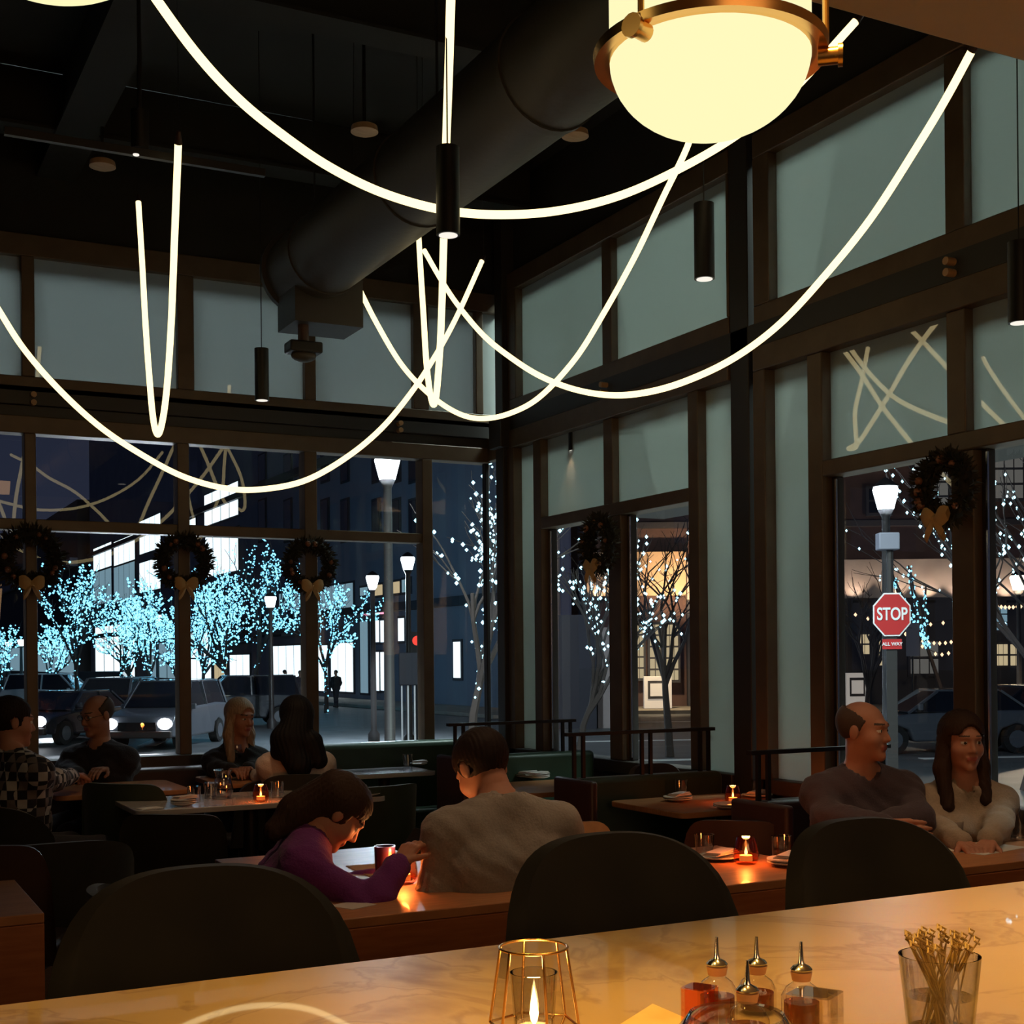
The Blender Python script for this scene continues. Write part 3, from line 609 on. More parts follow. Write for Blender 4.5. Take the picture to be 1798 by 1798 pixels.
tumbler('tumbler on the corner booth table', T(1002, 1360)); tumbler('low glass on the small pale table', T(716, 1346)); tumbler('tumbler in front of the man in the jacket', T(161, 1370, .765))
tumbler('tumbler held by the blonde woman', T(443, 1358, .76))
plates('stacked plates with napkin on the left of the set table', T(1190, 1407)); plates('dark rimmed plates at the front of the set table', T(1283, 1420), 2, .085, False)
plates('folded napkin and plates at the back of the set table', T(1330, 1400), 1, .08); plates('napkin on plates right of the largest candle glass', T(1384, 1520))
plates('napkin on plates left of the largest candle glass', T(1262, 1510), 1, .08); plates('bowl and napkin on the corner booth table', T(944, 1368)); plates('plates behind the man in grey on the corner booth table', T(925, 1366), 2, .07)
plates('white plate at the right end of the marble table', T(640, 1398), 1, .085, False); plates('white plates at the left of the marble table', T(322, 1415), 3, .065)
plates('napkin on the small pale table', T(735, 1344), 1, .06)
paper('white paper sheet on the table of the couple', T(1725, 1490), .30, .2, .2); paper('sheet of paper at the far side of the corner booth table', T(1085, 1352), .3, .16, .1); paper('white sheet on the marble table beside the pitcher', T(262, 1419), .12, .07, .3)
paper('tan menu board beside the woman in purple', T(672, 1530), .16, .34, -.05, 'menu_tan', 'menu'); paper('pale paper on the corner of the table by the purple elbow', T(620, 1590), .10, .10, .4, 'linen')
# small sign card in the booth
o = obj('table_card', MB().box(-.075, -.004, 0, .075, .004, .075), 'paper'); o.location = T(1065, 1352); o.rotation_euler = (0, 0, -.5); tag(o, 'small white card standing on the booth table near the bay window', 'card')
# pitcher, bottles, wine glass
o = obj('water_pitcher', MB().lathe([(0, 0), (.045, 0), (.055, .05), (.045, .10), (.040, .13), (.050, .155), (.046, .155), (.036, .13), (.05, .05), (.04, .008), (0, .008)], n=28), 'tumbler_glass', smooth=50); o.location = T(392, 1402); tag(o, 'clear blue tinted water pitcher on the white marble table', 'pitcher')
for px, lab in ((205, 'clear glass bottle with narrow neck in front of the man in the jacket'), (220, 'clear glass carafe with wide lip beside the narrow bottle')):
    o = obj('glass_bottle' if px == 205 else 'carafe', MB().lathe([(0, 0), (.036, 0), (.040, .02), (.040, .10), (.016, .155), (.013, .20), (.018, .205), (.014, .205), (.010, .16), (.036, .10), (.036, .01), (0, .01)] if px == 205 else [(0, 0), (.04, 0), (.045, .03), (.03, .09), (.022, .13), (.036, .17), (.033, .17), (.019, .13), (.027, .09), (.04, .03), (.036, .01), (0, .01)], n=24), 'tumbler_glass', smooth=50); o.location = T(px, 1369, .765); tag(o, lab, 'bottle')
t = thing('wine_glass', 'wine glass on a thin stem in front of the blonde woman', 'glass', T(416, 1362, .76))
obj('stem', MB().lathe([(0, 0), (.032, 0), (.03, .003), (.004, .008), (.003, .09), (.006, .095), (0, .095)], n=24), 'jar_glass', parent=t, smooth=50)
obj('bowl', MB().lathe([(.003, .095), (.03, .12), (.038, .15), (.030, .20), (.028, .20), (.036, .15), (.028, .123), (.0, .10)], n=24), 'tumbler_glass', parent=t, smooth=50)
tumbler('dark tall cup between the two bowed diners', T(676, 1548), .12, .036, None, 'cup_dark') if mat('cup_dark', (.05, .02, .06), .2) else 0
# ---- on the bar counter
BZ = 1.071
def barp(px, d, z=BZ): p = at(px, 1700, d); return Vector((p.x, p.y, z))
p = barp(937, 1.45); t = thing('candle_holder', 'geometric gold wire candle holder with lit candle on the bar', 'candle', p)
n5 = 6; top = [(.037 * math.cos(a), .037 * math.sin(a), .112) for a in [2 * PI * k / 40 for k in range(41)]]
obj('top_ring', MB().tube(top, .0016, 8, cap=False), 'brass', parent=t, smooth=True)
pts = [(2 * PI * (k + .3) / n5) for k in range(n5)]
for a in pts:
    obj('wire', MB().tube([(.037 * math.cos(a), .037 * math.sin(a), .112), (.050 * math.cos(a), .050 * math.sin(a), .028), (.034 * math.cos(a), .034 * math.sin(a), .002)], .0016, 8), 'brass', parent=t, smooth=True)
for R_, z_, nm in ((.050, .028, 'waist_wire'), (.034, .002, 'base_wire')):
    obj(nm, MB().tube([(R_ * math.cos(a), R_ * math.sin(a), z_) for a in pts + pts[:1]], .0015, 8, cap=False), 'brass', parent=t)
b = MB()
for i in range(n5):
    a, c = pts[i], pts[(i + 1) % n5]; q = lambda a, r, z: (r * math.cos(a), r * math.sin(a), z)
    b.add([q(a, .037, .111), q(c, .037, .111), q(c, .0495, .028), q(a, .0495, .028), q(a, .033, .003), q(c, .033, .003)], [(0, 1, 2, 3), (3, 2, 5, 4)])
obj('glass_panels', b, 'jar_glass', parent=t)
obj('inner_glass', MB().lathe([(0, .003), (.020, .003), (.026, .085), (.0245, .085), (.0185, .008), (0, .008)], n=32), 'tumbler_glass', parent=t, smooth=50)
obj('tea_light', MB().lathe([(0, .008), (.0175, .008), (.0185, .026), (0, .024)], n=20), 'wax', parent=t, smooth=40)
obj('flame', MB().lathe([(0, .026), (.0035, .032), (.005, .040), (.003, .056), (0, .070)], n=12), 'flame', parent=t, smooth=True)
light('candle_light', 'POINT', p + Vector((0, 0, .10)), .45, (1, .55, .18), .012)
def bottle(label, px, d, top, r=.021, h=.055, liq=(.35, .10, .03), name='dasher_bottle', sq=False):
    p = barp(px, d); t = thing(name, label, 'bottle', p, group='small bottles with steel pourers on the bar')
    H_ = top - BZ
    n_ = 4 if sq else 24
    obj('glass_body', MB().lathe([(0, 0), (r * 1.05, 0), (r * 1.1, .004), (r * 1.1, H_ - .062), (r * .85, H_ - .052), (.0095, H_ - .046), (.0095, H_ - .036), (0, H_ - .036)], n=n_), 'jar_glass', parent=t, smooth=40)
    obj('liquid', MB().lathe([(0, .004), (r * .95, .004), (r * .95, (H_ - .06) * .8), (0, (H_ - .06) * .8)], n=n_), mat('liquid_%s' % name, liq, .1, trans=.5), parent=t, smooth=40)
    obj('cork_collar', MB().lathe([(0, 0), (.0105, 0), (.0125, .010), (0, .010)], (0, 0, H_ - .044), 20), 'amber_cork', parent=t, smooth=40)
    obj('pourer', MB().lathe([(0, 0), (.011, 0), (.0125, .003), (.010, .006), (.004, .009), (.0028, .014), (.0018, .034), (0, .034)], (0, 0, H_ - .034), 20), 'steel', parent=t, smooth=40)
mat('amber_cork', (.75, .38, .16), .4)
bottle('bottle with steel pourer and orange collar, left of the group', 1259, 1.55, 1.171)
bottle('bottle with steel pourer at the back of the group', 1329, 1.60, 1.160)
bottle('bottle with the lowest steel pourer at the front of the group', 1312, 1.42, 1.173)
bottle('bottle with steel pourer at the right of the group', 1407, 1.52, 1.171)
# low facetted glass boxes / dish in front of the bottles
for px, d, s, lab in ((1430, 1.44, .050, 'square cut glass jar at the right of the bottles'), (1228, 1.47, .034, 'dark square cut glass jar at the left of the bottles')):
    p = barp(px, d); o = obj('glass_jar', MB().prism(rrect(-s / 2, -s / 2, s / 2, s / 2, .006, 3), 0, .062).prism(rrect(-s * .4, -s * .4, s * .4, s * .4, .005, 3), .008, .0625), 'jar_glass' if s > .04 else 'amber_glass'); o.location = p; o.rotation_euler = (0, 0, .5); tag(o, lab, 'jar')
o = obj('glass_bowl', MB().lathe([(0, 0), (.030, 0), (.056, .022), (.060, .050), (.048, .066), (.046, .064), (.057, .05), (.053, .024), (.028, .004), (0, .004)], n=36), 'tumbler_glass', smooth=50); o.location = barp(1293, 1.345); tag(o, 'round cut glass bowl in front of the small bottles', 'bowl')
# glass of picks
p = barp(1650, 1.50); t = thing('pick_glass', 'clear glass holding a bundle of knotted wooden picks', 'glass', p)
obj('glass_body', MB().lathe([(0, 0), (.036, 0), (.045, .088), (.043, .088), (.0345, .006), (0, .006)], n=36), 'tumbler_glass', parent=t, smooth=50)
obj('water', MB().lathe([(0, .007), (.034, .007), (.0375, .042), (0, .042)], n=36), 'jar_glass', parent=t, smooth=50)
mat('bamboo', (.62, .42, .12), .5, noise=(.35, .22, .06), nscale=60)
rs = random.Random(3)
for k in range(46):
    a = rs.uniform(0, 2 * PI); r0 = rs.uniform(.002, .025); r1 = rs.uniform(.018, .041); a1 = a + rs.uniform(-.5, .5); bx = -.006 if k % 3 else .01
    s0 = Vector((r0 * math.cos(a + 2) + .004, r0 * math.sin(a + 2), .008)); e0 = Vector((r1 * math.cos(a1) + .002, r1 * math.sin(a1), rs.uniform(.092, .108)))
    q = Vector((rs.uniform(-.003, .003), rs.uniform(-.003, .003), .006)); pp = [s0, (s0 + e0) / 2 + q, e0, e0 + Vector((.004, .0, .004)), e0 + Vector((0, .004, .007)), e0 + Vector((-.004, 0, .003)), e0 + Vector((.001, -.003, -.001))]
    obj('pick', MB().tube(pp, [.0011] * 3 + [.0014] * 4, 5), 'bamboo', parent=t, smooth=True)
p1, p2, p3, p4 = [atz(*q, 1.0715) for q in ((1146, 1765), (1240, 1806), (1170, 1850), (1075, 1810))]
b = MB().add([p1, p2, p3, p4] + [Vector((q.x, q.y, 1.0735)) for q in (p1, p2, p3, p4)], [(3, 2, 1, 0), (4, 5, 6, 7), (0, 1, 5, 4), (1, 2, 6, 5), (2, 3, 7, 6), (3, 0, 4, 7)])
o = obj('menu_card', b, 'paper_yellow'); tag(o, 'corner of a yellow lit paper card on the bar between candle and bottles', 'card')
# ================================================================ PEOPLE
def surfnet(f, lo, hi, h):
    lo = np.array(lo, np.float32); n = np.ceil((np.array(hi) - lo) / h).astype(int) + 1
    ax = [lo[i] + h * np.arange(n[i], dtype=np.float32) for i in range(3)]
    G = np.stack(np.meshgrid(*ax, indexing='ij'), -1).reshape(-1, 3); V = f(G).reshape(n)
    S = V < 0; nx, ny, nz = n - 1
    acc = np.zeros((nx, ny, nz, 3), np.float32); cnt = np.zeros((nx, ny, nz), np.float32)
    def cr(o0, o1):
        a = V[o0[0]:o0[0] + nx, o0[1]:o0[1] + ny, o0[2]:o0[2] + nz]; b = V[o1[0]:o1[0] + nx, o1[1]:o1[1] + ny, o1[2]:o1[2] + nz]
        m = (a < 0) != (b < 0); d = a - b; t = np.where(m, a / np.where(d == 0, 1, d), 0); m = m.astype(np.float32)
        for k in range(3): acc[..., k] += m * (o0[k] + t * (o1[k] - o0[k]))
        cnt[...] += m
    for a in range(3):
        for u in (0, 1):
            for v in (0, 1):
                o = [0, 0, 0]; o[(a + 1) % 3] = u; o[(a + 2) % 3] = v; e = list(o); e[a] = 1; cr(o, e)
    act = cnt > 0; idx = -np.ones((nx, ny, nz), int); idx[act] = np.arange(act.sum())
    ii = np.argwhere(act); P = lo + h * (ii + acc[act] / cnt[act][:, None])
    F_ = []
    for a in range(3):
        b_, c_ = (a + 1) % 3, (a + 2) % 3
        A = np.take(S, range(0, n[a] - 1), a); B = np.take(S, range(1, n[a]), a); E = np.argwhere(A != B)
        E = E[(E[:, b_] > 0) & (E[:, c_] > 0) & (E[:, b_] < n[b_] - 1) & (E[:, c_] < n[c_] - 1)]
        if len(E) == 0: continue
        def g(db, dc): q = E.copy(); q[:, b_] -= db; q[:, c_] -= dc; return idx[q[:, 0], q[:, 1], q[:, 2]]
        Q = np.stack([g(1, 1), g(0, 1), g(0, 0), g(1, 0)], 1); flip = ~A[E[:, 0], E[:, 1], E[:, 2]]
        Q[flip] = Q[flip][:, ::-1]; F_.append(Q)
    return P, np.concatenate(F_)
def cone(a, b, ra, rb): return ('c', np.array(a, np.float32), np.array(b, np.float32), ra, rb)
def elli(c, r, M=None): return ('e', np.array(c, np.float32), np.array(r, np.float32), None if M is None else np.array(M, np.float32))
def sd(P, q, infl=0):
    if q[0] == 'c':
        a, b = q[1], q[2]; ba = b - a; pa = P - a; t = np.clip(pa @ ba / max(float(ba @ ba), 1e-9), 0, 1)
        return np.linalg.norm(pa - t[:, None] * ba, axis=1) - (q[3] + (q[4] - q[3]) * t) - infl
    X = P - q[1]
    if q[3] is not None: X = X @ q[3]
    r = q[2] + infl; k0 = np.linalg.norm(X / r, axis=1); k1 = np.linalg.norm(X / (r * r), axis=1)
    return k0 * (k0 - 1) / np.maximum(k1, 1e-6)
def smin(a, b, k):
    h = np.clip(.5 + .5 * (b - a) / k, 0, 1); return b * (1 - h) + a * h - k * h * (1 - h)
def union(P, L, k, infl=0):
    d = None
    for q in L: e = sd(P, q, infl); d = e if d is None else smin(d, e, k)
    return d
def bounds(L, m=.03):
    lo = np.full(3, 1e9); hi = -lo
    for q in L:
        if q[0] == 'c':
            for p, r in ((q[1], q[3]), (q[2], q[4])): lo = np.minimum(lo, p - r); hi = np.maximum(hi, p + r)
        else: r = max(q[2]); lo = np.minimum(lo, q[1] - r); hi = np.maximum(hi, q[1] + r)
    return lo - m, hi + m
def npmesh(name, parts, mats, org):
    V = []; F_ = []; o = 0; MI = []
    for P, Q, mi in parts: V.append(P - np.array(org)); F_.append(Q + o); o += len(P); MI.append(mi)
    V = np.concatenate(V); Q = np.concatenate(F_); me = bpy.data.meshes.new(name)
    me.vertices.add(len(V)); me.vertices.foreach_set('co', V.astype(np.float32).ravel()); me.loops.add(len(Q) * 4); me.loops.foreach_set('vertex_index', Q.astype(np.int32).ravel())
    me.polygons.add(len(Q)); me.polygons.foreach_set('loop_start', np.arange(len(Q), dtype=np.int32) * 4); 
    for m_ in mats: me.materials.append(MATS[m_])
    me.polygons.foreach_set('material_index', np.concatenate(MI).astype(np.int32)); me.update(calc_edges=True); me.validate()
    me.polygons.foreach_set('use_smooth', [True] * len(me.polygons)); ob = bpy.data.objects.new(name, me); COL.objects.link(ob); return ob
def handprims(wr, el, curl, palm_n, scale=1.0, thumb=1):
    """palm, four unequal bent fingers and a thumb leaving the side of the palm"""
    wr, el = Vector(wr), Vector(el); d = (wr - el).normalized(); n_ = Vector(palm_n); n_ = (n_ - d * n_.dot(d)).normalized(); s = d.cross(n_) * thumb; L = []
    S = scale
    for i, (off, ln) in enumerate(((-.030, .068), (-.010, .078), (.010, .074), (.029, .058))):
        a = wr + s * off * .55 * S; k = wr + d * (.085 - abs(off) * .25) * S + s * off * S; L.append(cone(a, k, .015 * S, .0115 * S))
        cur = k; dir_ = d; 
        for j, fr in enumerate((.45, .32, .25)):
            dir_ = (dir_ * math.cos(curl) + n_ * math.sin(curl)).normalized(); nx_ = cur + dir_ * ln * fr * S; L.append(cone(cur, nx_, (.0092 - j * .0009) * S, (.0085 - j * .0009) * S)); cur = nx_
    t0 = wr + d * .022 * S - s * .022 * S; td = (d * .7 - s * .7 + n_ * .35).normalized(); t1 = t0 + td * .042 * S; L.append(cone(t0, t1, .014 * S, .0105 * S))
    t2 = t1 + (td * .8 + d * .4 + n_ * .3).normalized() * .028 * S; L.append(cone(t1, t2, .0105 * S, .009 * S)); t3 = t2 + (d * .7 + n_ * .5 + s * .2).normalized() * .022 * S; L.append(cone(t2, t3, .009 * S, .0075 * S))
    return L
def person(label, hip, facing, neck, head, look, arms, shirt='cloth', trousers='trouser_dark', hair=None, bulk=1.0, female=False, up=(0, 0, 1), hands=(True, True), curl=.5, hs=1.0, shw=.185, res=.011, cuff=.93, knees=None, collar=False, extra_shirt=None, headroll=0, gz=0):
    H_, N_, HC = Vector(hip), Vector(neck), Vector(head); f = Vector(facing); f.z = 0; f.normalize(); s = Vector((f.y, -f.x, 0)); U = (N_ - H_).normalized()
    lk = Vector(look).normalized(); hx = lk.cross(Vector(up)).normalized(); hz = hx.cross(lk); M = np.array([[hx.x, lk.x, hz.x], [hx.y, lk.y, hz.y], [hx.z, lk.z, hz.z]], np.float32)
    def hp(x, y, z): return HC + (hx * x + lk * y + hz * z) * hs
    B = bulk; ch = H_.lerp(N_, .62); fo = U.cross(s) * -1; fo = s.cross(U) * -1
    fo = f
    torso = [cone(H_ - s * .09, H_ + s * .09, .115 * B, .115 * B)]
    for g in (-1, 1): torso += [cone(H_ + s * g * .065 * B, ch + s * g * .075 * B, .108 * B, .112 * B), cone(ch + s * g * .075 * B, N_ + s * g * .09 - U * .10, .112 * B, .08 * B)]
    torso += [elli(H_.lerp(N_, .3) + f * .03 * B, (.14 * B, .14 * B, .13 * B))]
    if female: torso += [elli(ch + s * g * .07 + f * .085, (.062, .06, .062)) for g in (-1, 1)]
    shp = [N_ - s * shw - U * .088, N_ + s * shw - U * .088]
    torso += [cone(shp[0], shp[1], .062 * B, .062 * B)] + [cone(N_ - U * .01, p, .058, .058 * B) for p in shp]
    neckp = [cone(N_ - U * .04, hp(0, -.015, -.06), .062, .056)]
    armsk = []; armcl = []; handsP = []
    for g, (el, wr, pn) in enumerate(arms):
        el, wr = Vector(el), Vector(wr); S_ = shp[g]; mid = el.lerp(wr, .3)
        B_ = B; B = B * (.84 if female else .95); armsk += [cone(S_, el, .050 * B, .040 * B), cone(el, mid, .042 * B, .040 * B), cone(mid, wr, .040 * B, .026)]
        c_ = el.lerp(wr, cuff); armcl += [cone(S_, el, .056 * B, .047 * B), cone(el, mid, .048 * B, .046 * B), cone(mid, c_, .046 * B, .034)]
        B = B_
        if hands[g]: handsP.append((handprims(wr, el, curl, pn, 1.0 * hs, 1 if g else -1) + [cone(el.lerp(wr, .8), wr, .030, .025)]))
    kn = knees or [H_ + f * .44 + s * g * .13 + Vector((0, 0, -.02)) for g in (-1, 1)]
    legs = []
    for g in (0, 1):
        k_ = Vector(kn[g]); h0 = H_ + s * (.09 if g else -.09); an = Vector((k_.x, k_.y, gz + .09)) - f * .03
        legs += [cone(h0, k_, .088 * B, .062), cone(k_, k_.lerp(an, .4), .060, .058), cone(k_.lerp(an, .4), an, .058, .038)]
    feet = []
    for g in (0, 1): k_ = Vector(kn[g]); an = Vector((k_.x, k_.y, gz + .055)) - f * .03; feet += [cone(an - f * .03, an + f * .15, .040, .034), cone(an, an + Vector((0, 0, .05)), .04, .04)]
    # head
    def he(c, r, rot=None): return elli(hp(*c), [q * hs for q in r], M)
    def hc(a, b, ra, rb): return cone(hp(*a), hp(*b), ra * hs, rb * hs)
    hd = [he((0, -.015, .032), (.074, .093, .082)), he((0, .022, -.025), (.060, .068, .085)), he((0, .038, -.078), (.042, .044, .034)), hc((-.03, .078, .024), (.03, .078, .024), .012, .012), he((.038, .05, -.03), (.026, .03, .028)), he((-.038, .05, -.03), (.026, .03, .028)), he((0, .074, -.100), (.020, .016, .016))]
    nose = [hc((0, .084, .008), (0, .101, -.028), .007, .011), hc((-.010, .091, -.033), (.010, .091, -.033), .008, .008)]
    lips = [hc((-.019, .084, -.058), (.019, .084, -.058), .0065, .0065), hc((-.015, .084, -.067), (.015, .084, -.067), .007, .007)]
    ears = [he((g * .077, -.008, -.004), (.010, .019, .030)) for g in (-1, 1)]
    eyes = [he((g * .030, .073, .004), (.0135, .0135, .0135)) for g in (-1, 1)]
    sock = [he((g * .031, .094, .006), (.018, .016, .012)) for g in (-1, 1)]
    def fh(P):
        d = union(P, hd, .022 * hs); d = smin(d, union(P, neckp, .02), .022)
        for q in sock: d = -smin(-d, sd(P, q), .010 * hs)
        d = smin(d, union(P, nose, .008), .007 * hs); d = smin(d, union(P, lips, .003), .004 * hs); d = smin(d, union(P, ears, .002), .006 * hs)
        return np.minimum(d, union(P, eyes, .0005))
    def mi_head(P, Q):
        c = P[Q].mean(1); X = ((c - np.array(HC, np.float32)) @ M) / hs; mi = np.zeros(len(Q), int)
        for g in (-1, 1):
            e = np.linalg.norm(X - np.array([g * .030, .073, .004]), axis=1); m_ = (e < .0142); mi[m_] = 1
            m_ = m_ & (np.hypot(X[:, 0] - g * .030, X[:, 2] - .004) < .0065); mi[m_] = 2
            mi[m_ & False] = 2; mi[(e < .0142) & (np.abs(X[:, 2] - .0035) > .0062)] = 0
            mi[(np.abs(X[:, 0] - g * .031) < .019) & (np.abs(X[:, 2] - .031) < .0034) & (X[:, 1] > .06)] = 4
        mi[(np.abs(X[:, 0]) < .022) & (np.abs(X[:, 2] + .0625) < .0085) & (X[:, 1] > .081)] = 3
        return mi
    org = (H_.x, H_.y, gz)
    parts = []
    L = torso + armsk + legs + feet + neckp
    P, Q = surfnet(lambda G: union(G, L, .03), *bounds(L), .016); parts.append((P, Q, np.zeros(len(Q), int)))
    lo, hi = bounds(hd + neckp[:0] + ears, .03 * hs); lo[2] -= .05
    P, Q = surfnet(fh, lo, hi, .0048); parts.append((P, Q, mi_head(P, Q)))
    for hl in handsP: P, Q = surfnet(lambda G: union(G, hl, .006), *bounds(hl, .01), .0042); parts.append((P, Q, np.zeros(len(Q), int)))
    body = npmesh('person', parts, ['skin', 'eye_white', 'iris', 'lip', 'brow'], org); body.location = org; tag(body, label, 'person')
    def child(name, P, Q, m_): o = npmesh(name, [(P, Q, np.zeros(len(Q), int))], [m_], org); o.parent = body; return o
    ls = torso + armcl + (extra_shirt or [])
    hs_c = [cone(N_ + U * .012 + f * .012, N_ + U * .2 + f * .03, .068, .075)]
    def fs(P):
        d = union(P, ls, .035, .011)
        d = np.maximum(d, -union(P, hs_c, .02))
        if collar: d = np.minimum(d, np.maximum(np.abs(union(P, [cone(N_ - U * .01, N_ + U * .045, .078, .074)], .01)) - .005, -(P - np.array(N_)) @ np.array(f) - .085 + 0 * P[:, 0]))
        fold = .0035 * np.sin(P[:, 0] * 60 + P[:, 2] * 85 + 2 * np.sin(P[:, 1] * 40)) * np.sin(P[:, 1] * 50 - P[:, 2] * 30)
        return d + fold
    P, Q = surfnet(fs, *bounds(ls, .04), res); child('shirt', P, Q, shirt)
    P, Q = surfnet(lambda G: union(G, legs + torso[:1], .03, .012), *bounds(legs + torso[:1], .04), .014); child('trousers', P, Q, trousers)
    P, Q = surfnet(lambda G: union(G, feet, .02, .008), *bounds(feet, .03), .01); child('shoes', P, Q, 'shoe')
    if hair:
        kind, hm, strands = hair
        cap = [he((0, -.018, .036), (.076, .095, .084))]
        st = [cone(hp(*a) if len(a) == 3 and not isinstance(a, Vector) else a, hp(*b_) if not isinstance(b_, Vector) else b_, ra, rb) for a, b_, ra, rb in strands]
        cut = [he((0, .105, -.018), (.064, .075, .100))] if kind != 'bald' else [he((0, .06, .09), (.078, .145, .085)), he((0, .1, -.04), (.2, .098, .12))]
        def fhair(P):
            X = ((P - np.array(HC, np.float32)) @ M) / hs
            th = .014 if kind == 'long' else (.010 if kind == 'short' else .004)
            d = union(P, cap, .01, th * hs)
            if kind != 'bald':
                cuts = union(P, cut, .01); d = np.maximum(d, -cuts); d = np.maximum(d, -(X[:, 2] + (.055 if kind == 'short' else .09)) * hs); d = np.maximum(d, np.where(X[:, 1] > .03, (-X[:, 2] + .03 + (X[:, 1] - .03) * .1) * hs * .8, -1))
                for q in ears if kind == 'short' else []: d = np.maximum(d, -sd(P, q, .004))
            else: d = np.maximum(np.maximum(d, -union(P, cut, .01)), -(X[:, 2] + .06) * hs)
            if st: d = smin(d, union(P, st, .02), .02)
            an = np.arctan2(X[:, 0], X[:, 1] + .02)
            return d + .0022 * np.sin(an * 38 + 3 * np.sin(X[:, 2] * 22)) * (1 if kind != 'bald' else .3)
        lo, hi = bounds(cap + st, .035); P, Q = surfnet(fhair, lo, hi, .006); 
        if len(P): child('hair', P, Q, hm)
    return body, hp, (lk, hx, hz)
for nm, c, b_ in (('cloth_purple', (.13, .016, .15), .3), ('cloth_grey', (.27, .235, .21), .3), ('cloth_cream', (.62, .52, .46), .3), ('cloth_jacket', (.022, .018, .024), .3), ('cloth_black', (.012, .010, .012), .3), ('cloth_plum', (.055, .038, .05), .3), ('cloth_beige', (.36, .28, .21), .3), ('trouser_dark', (.02, .02, .03), .2), ('shoe', (.02, .015, .012), .1)):
    mat(nm, c, .9, bump=b_, nscale=120, noise=tuple(q * .85 for q in c), sheen=.1)
mat('hair_black', (.008, .007, .008), .65, spec=.15, bump=.3, nscale=30, grain=(6, 6, .6)); mat('hair_brown', (.035, .018, .012), .65, spec=.15, bump=.3, nscale=30, grain=(6, 6, .6)); mat('hair_blonde', (.42, .30, .20), .5, noise=(.25, .16, .10), nscale=30, grain=(6, 6, .6)); mat('hair_grey', (.05, .03, .022), .8); mat('hair_dark', (.018, .010, .009), .65, spec=.15, bump=.3, nscale=30)
UPV = Vector((0, 0, 1))
def dirv(deg, pitch=0): v = fwd(deg); return Vector((v.x * math.cos(rad(pitch)), v.y * math.cos(rad(pitch)), math.sin(rad(pitch))))
def ground_seat(px, d, z=.53): p = at(px, 1400, d); return Vector((p.x, p.y, z))

# man in the grey sweater, seen from behind, bowed to the left
person('person in a grey sweater seen from behind, dark short hair, head bowed over the table', ground_seat(888, 4.35, .50), dirv(-22), at(882, 1412, 4.42), at(846, 1350, 4.50), dirv(-40, -38),
       [(at(760, 1588, 4.30), at(735, 1560, 4.62), (0, 0, -1)), (at(1004, 1560, 4.5), at(900, 1560, 4.95), (0, 0, -1))], 'cloth_grey', hair=('short', 'hair_dark', []), bulk=1.10, shw=.198, hs=1.05, up=(0, 0, 1))
# woman in purple, profile to the right, bowed
hv = at(596, 1428, 4.30)
person('person in a purple top bowing over the table, dark hair, seen in profile', ground_seat(455, 4.30, .50), dirv(80), at(548, 1463, 4.30), hv, dirv(78, -48),
       [(at(560, 1570, 4.60), at(660, 1545, 4.65), (0, 0, -1)), (at(652, 1590, 4.12), at(700, 1518, 4.22), (0, 0, -1))], 'cloth_purple', female=True, bulk=.95, shw=.16, up=(0, 0, 1), hs=.93,
       hair=('long', 'hair_brown', [((0, -.06, .04), at(520, 1425, 4.28), .075, .06), (at(525, 1425, 4.28), at(482, 1458, 4.24), .058, .035)]))
# balding man on the right
_, hp, _a = person('balding person in a dark plum shirt seated at right, arms folded, looking right', ground_seat(1525, 5.35, .50), dirv(165), at(1512, 1355, 5.30), at(1517, 1283, 5.26), dirv(128, -2),
       [(at(1455, 1440, 5.12), at(1560, 1452, 4.98), (0, 1, 0)), (at(1612, 1440, 5.15), at(1500, 1458, 5.0), (0, 1, 0))][::-1], 'cloth_plum', bulk=1.10, shw=.18, hair=('bald', 'hair_grey', []), curl=.3, hs=1.0)
# woman in beige
cl = at(1690, 1300, 5.6)
person('person with long brown hair in a beige top, facing the camera at right', ground_seat(1695, 5.40, .48), dirv(178), at(1692, 1372, 5.38), at(1690, 1302, 5.34), dirv(172, -3),
       [(at(1640, 1450, 5.26), at(1690, 1480, 5.05), (0, 0, -1)), (at(1757, 1440, 5.26), at(1735, 1478, 5.05), (0, 0, -1))][::-1], 'cloth_beige', female=True, bulk=.90, shw=.15, hs=.97,
       hair=('long', 'hair_brown', [((.070, -.02, .0), (.088, .0, -.11), .030, .032), ((.088, .0, -.11), (.085, .05, -.26), .032, .028), ((-.070, -.02, .0), (-.085, .0, -.11), .030, .032), ((-.085, .0, -.11), (-.08, .05, -.24), .032, .026), ((0, -.07, -.0), (0, -.075, -.20), .05, .05)]))
# man in jacket
person('balding person with glasses in a dark jacket at the left window, looking left', ground_seat(172, 8.22, .50), dirv(200), at(176, 1308, 8.2), at(170, 1256, 8.16), dirv(215, -10),
       [(at(115, 1350, 8.25), at(140, 1362, 8.0), (0, 0, -1)), (at(228, 1345, 8.30), at(185, 1350, 8.05), (0, 0, -1))][::-1], 'cloth_jacket', bulk=1.06, shw=.19, hair=('bald', 'hair_grey', []), hs=1.05)
# checked shirt
person('person in a black and white checked shirt at the left edge, short dark hair', ground_seat(20, 6.75, .52), dirv(35), at(22, 1325, 6.72), at(22, 1268, 6.75), dirv(55, -5),
       [(at(-40, 1390, 6.9), at(30, 1385, 7.3), (0, 0, -1)), (at(78, 1372, 6.85), at(128, 1362, 7.35), (0, 0, -1))], 'checked_cloth', bulk=1.12, shw=.20, hair=('short', 'hair_dark', []), hs=1.05)
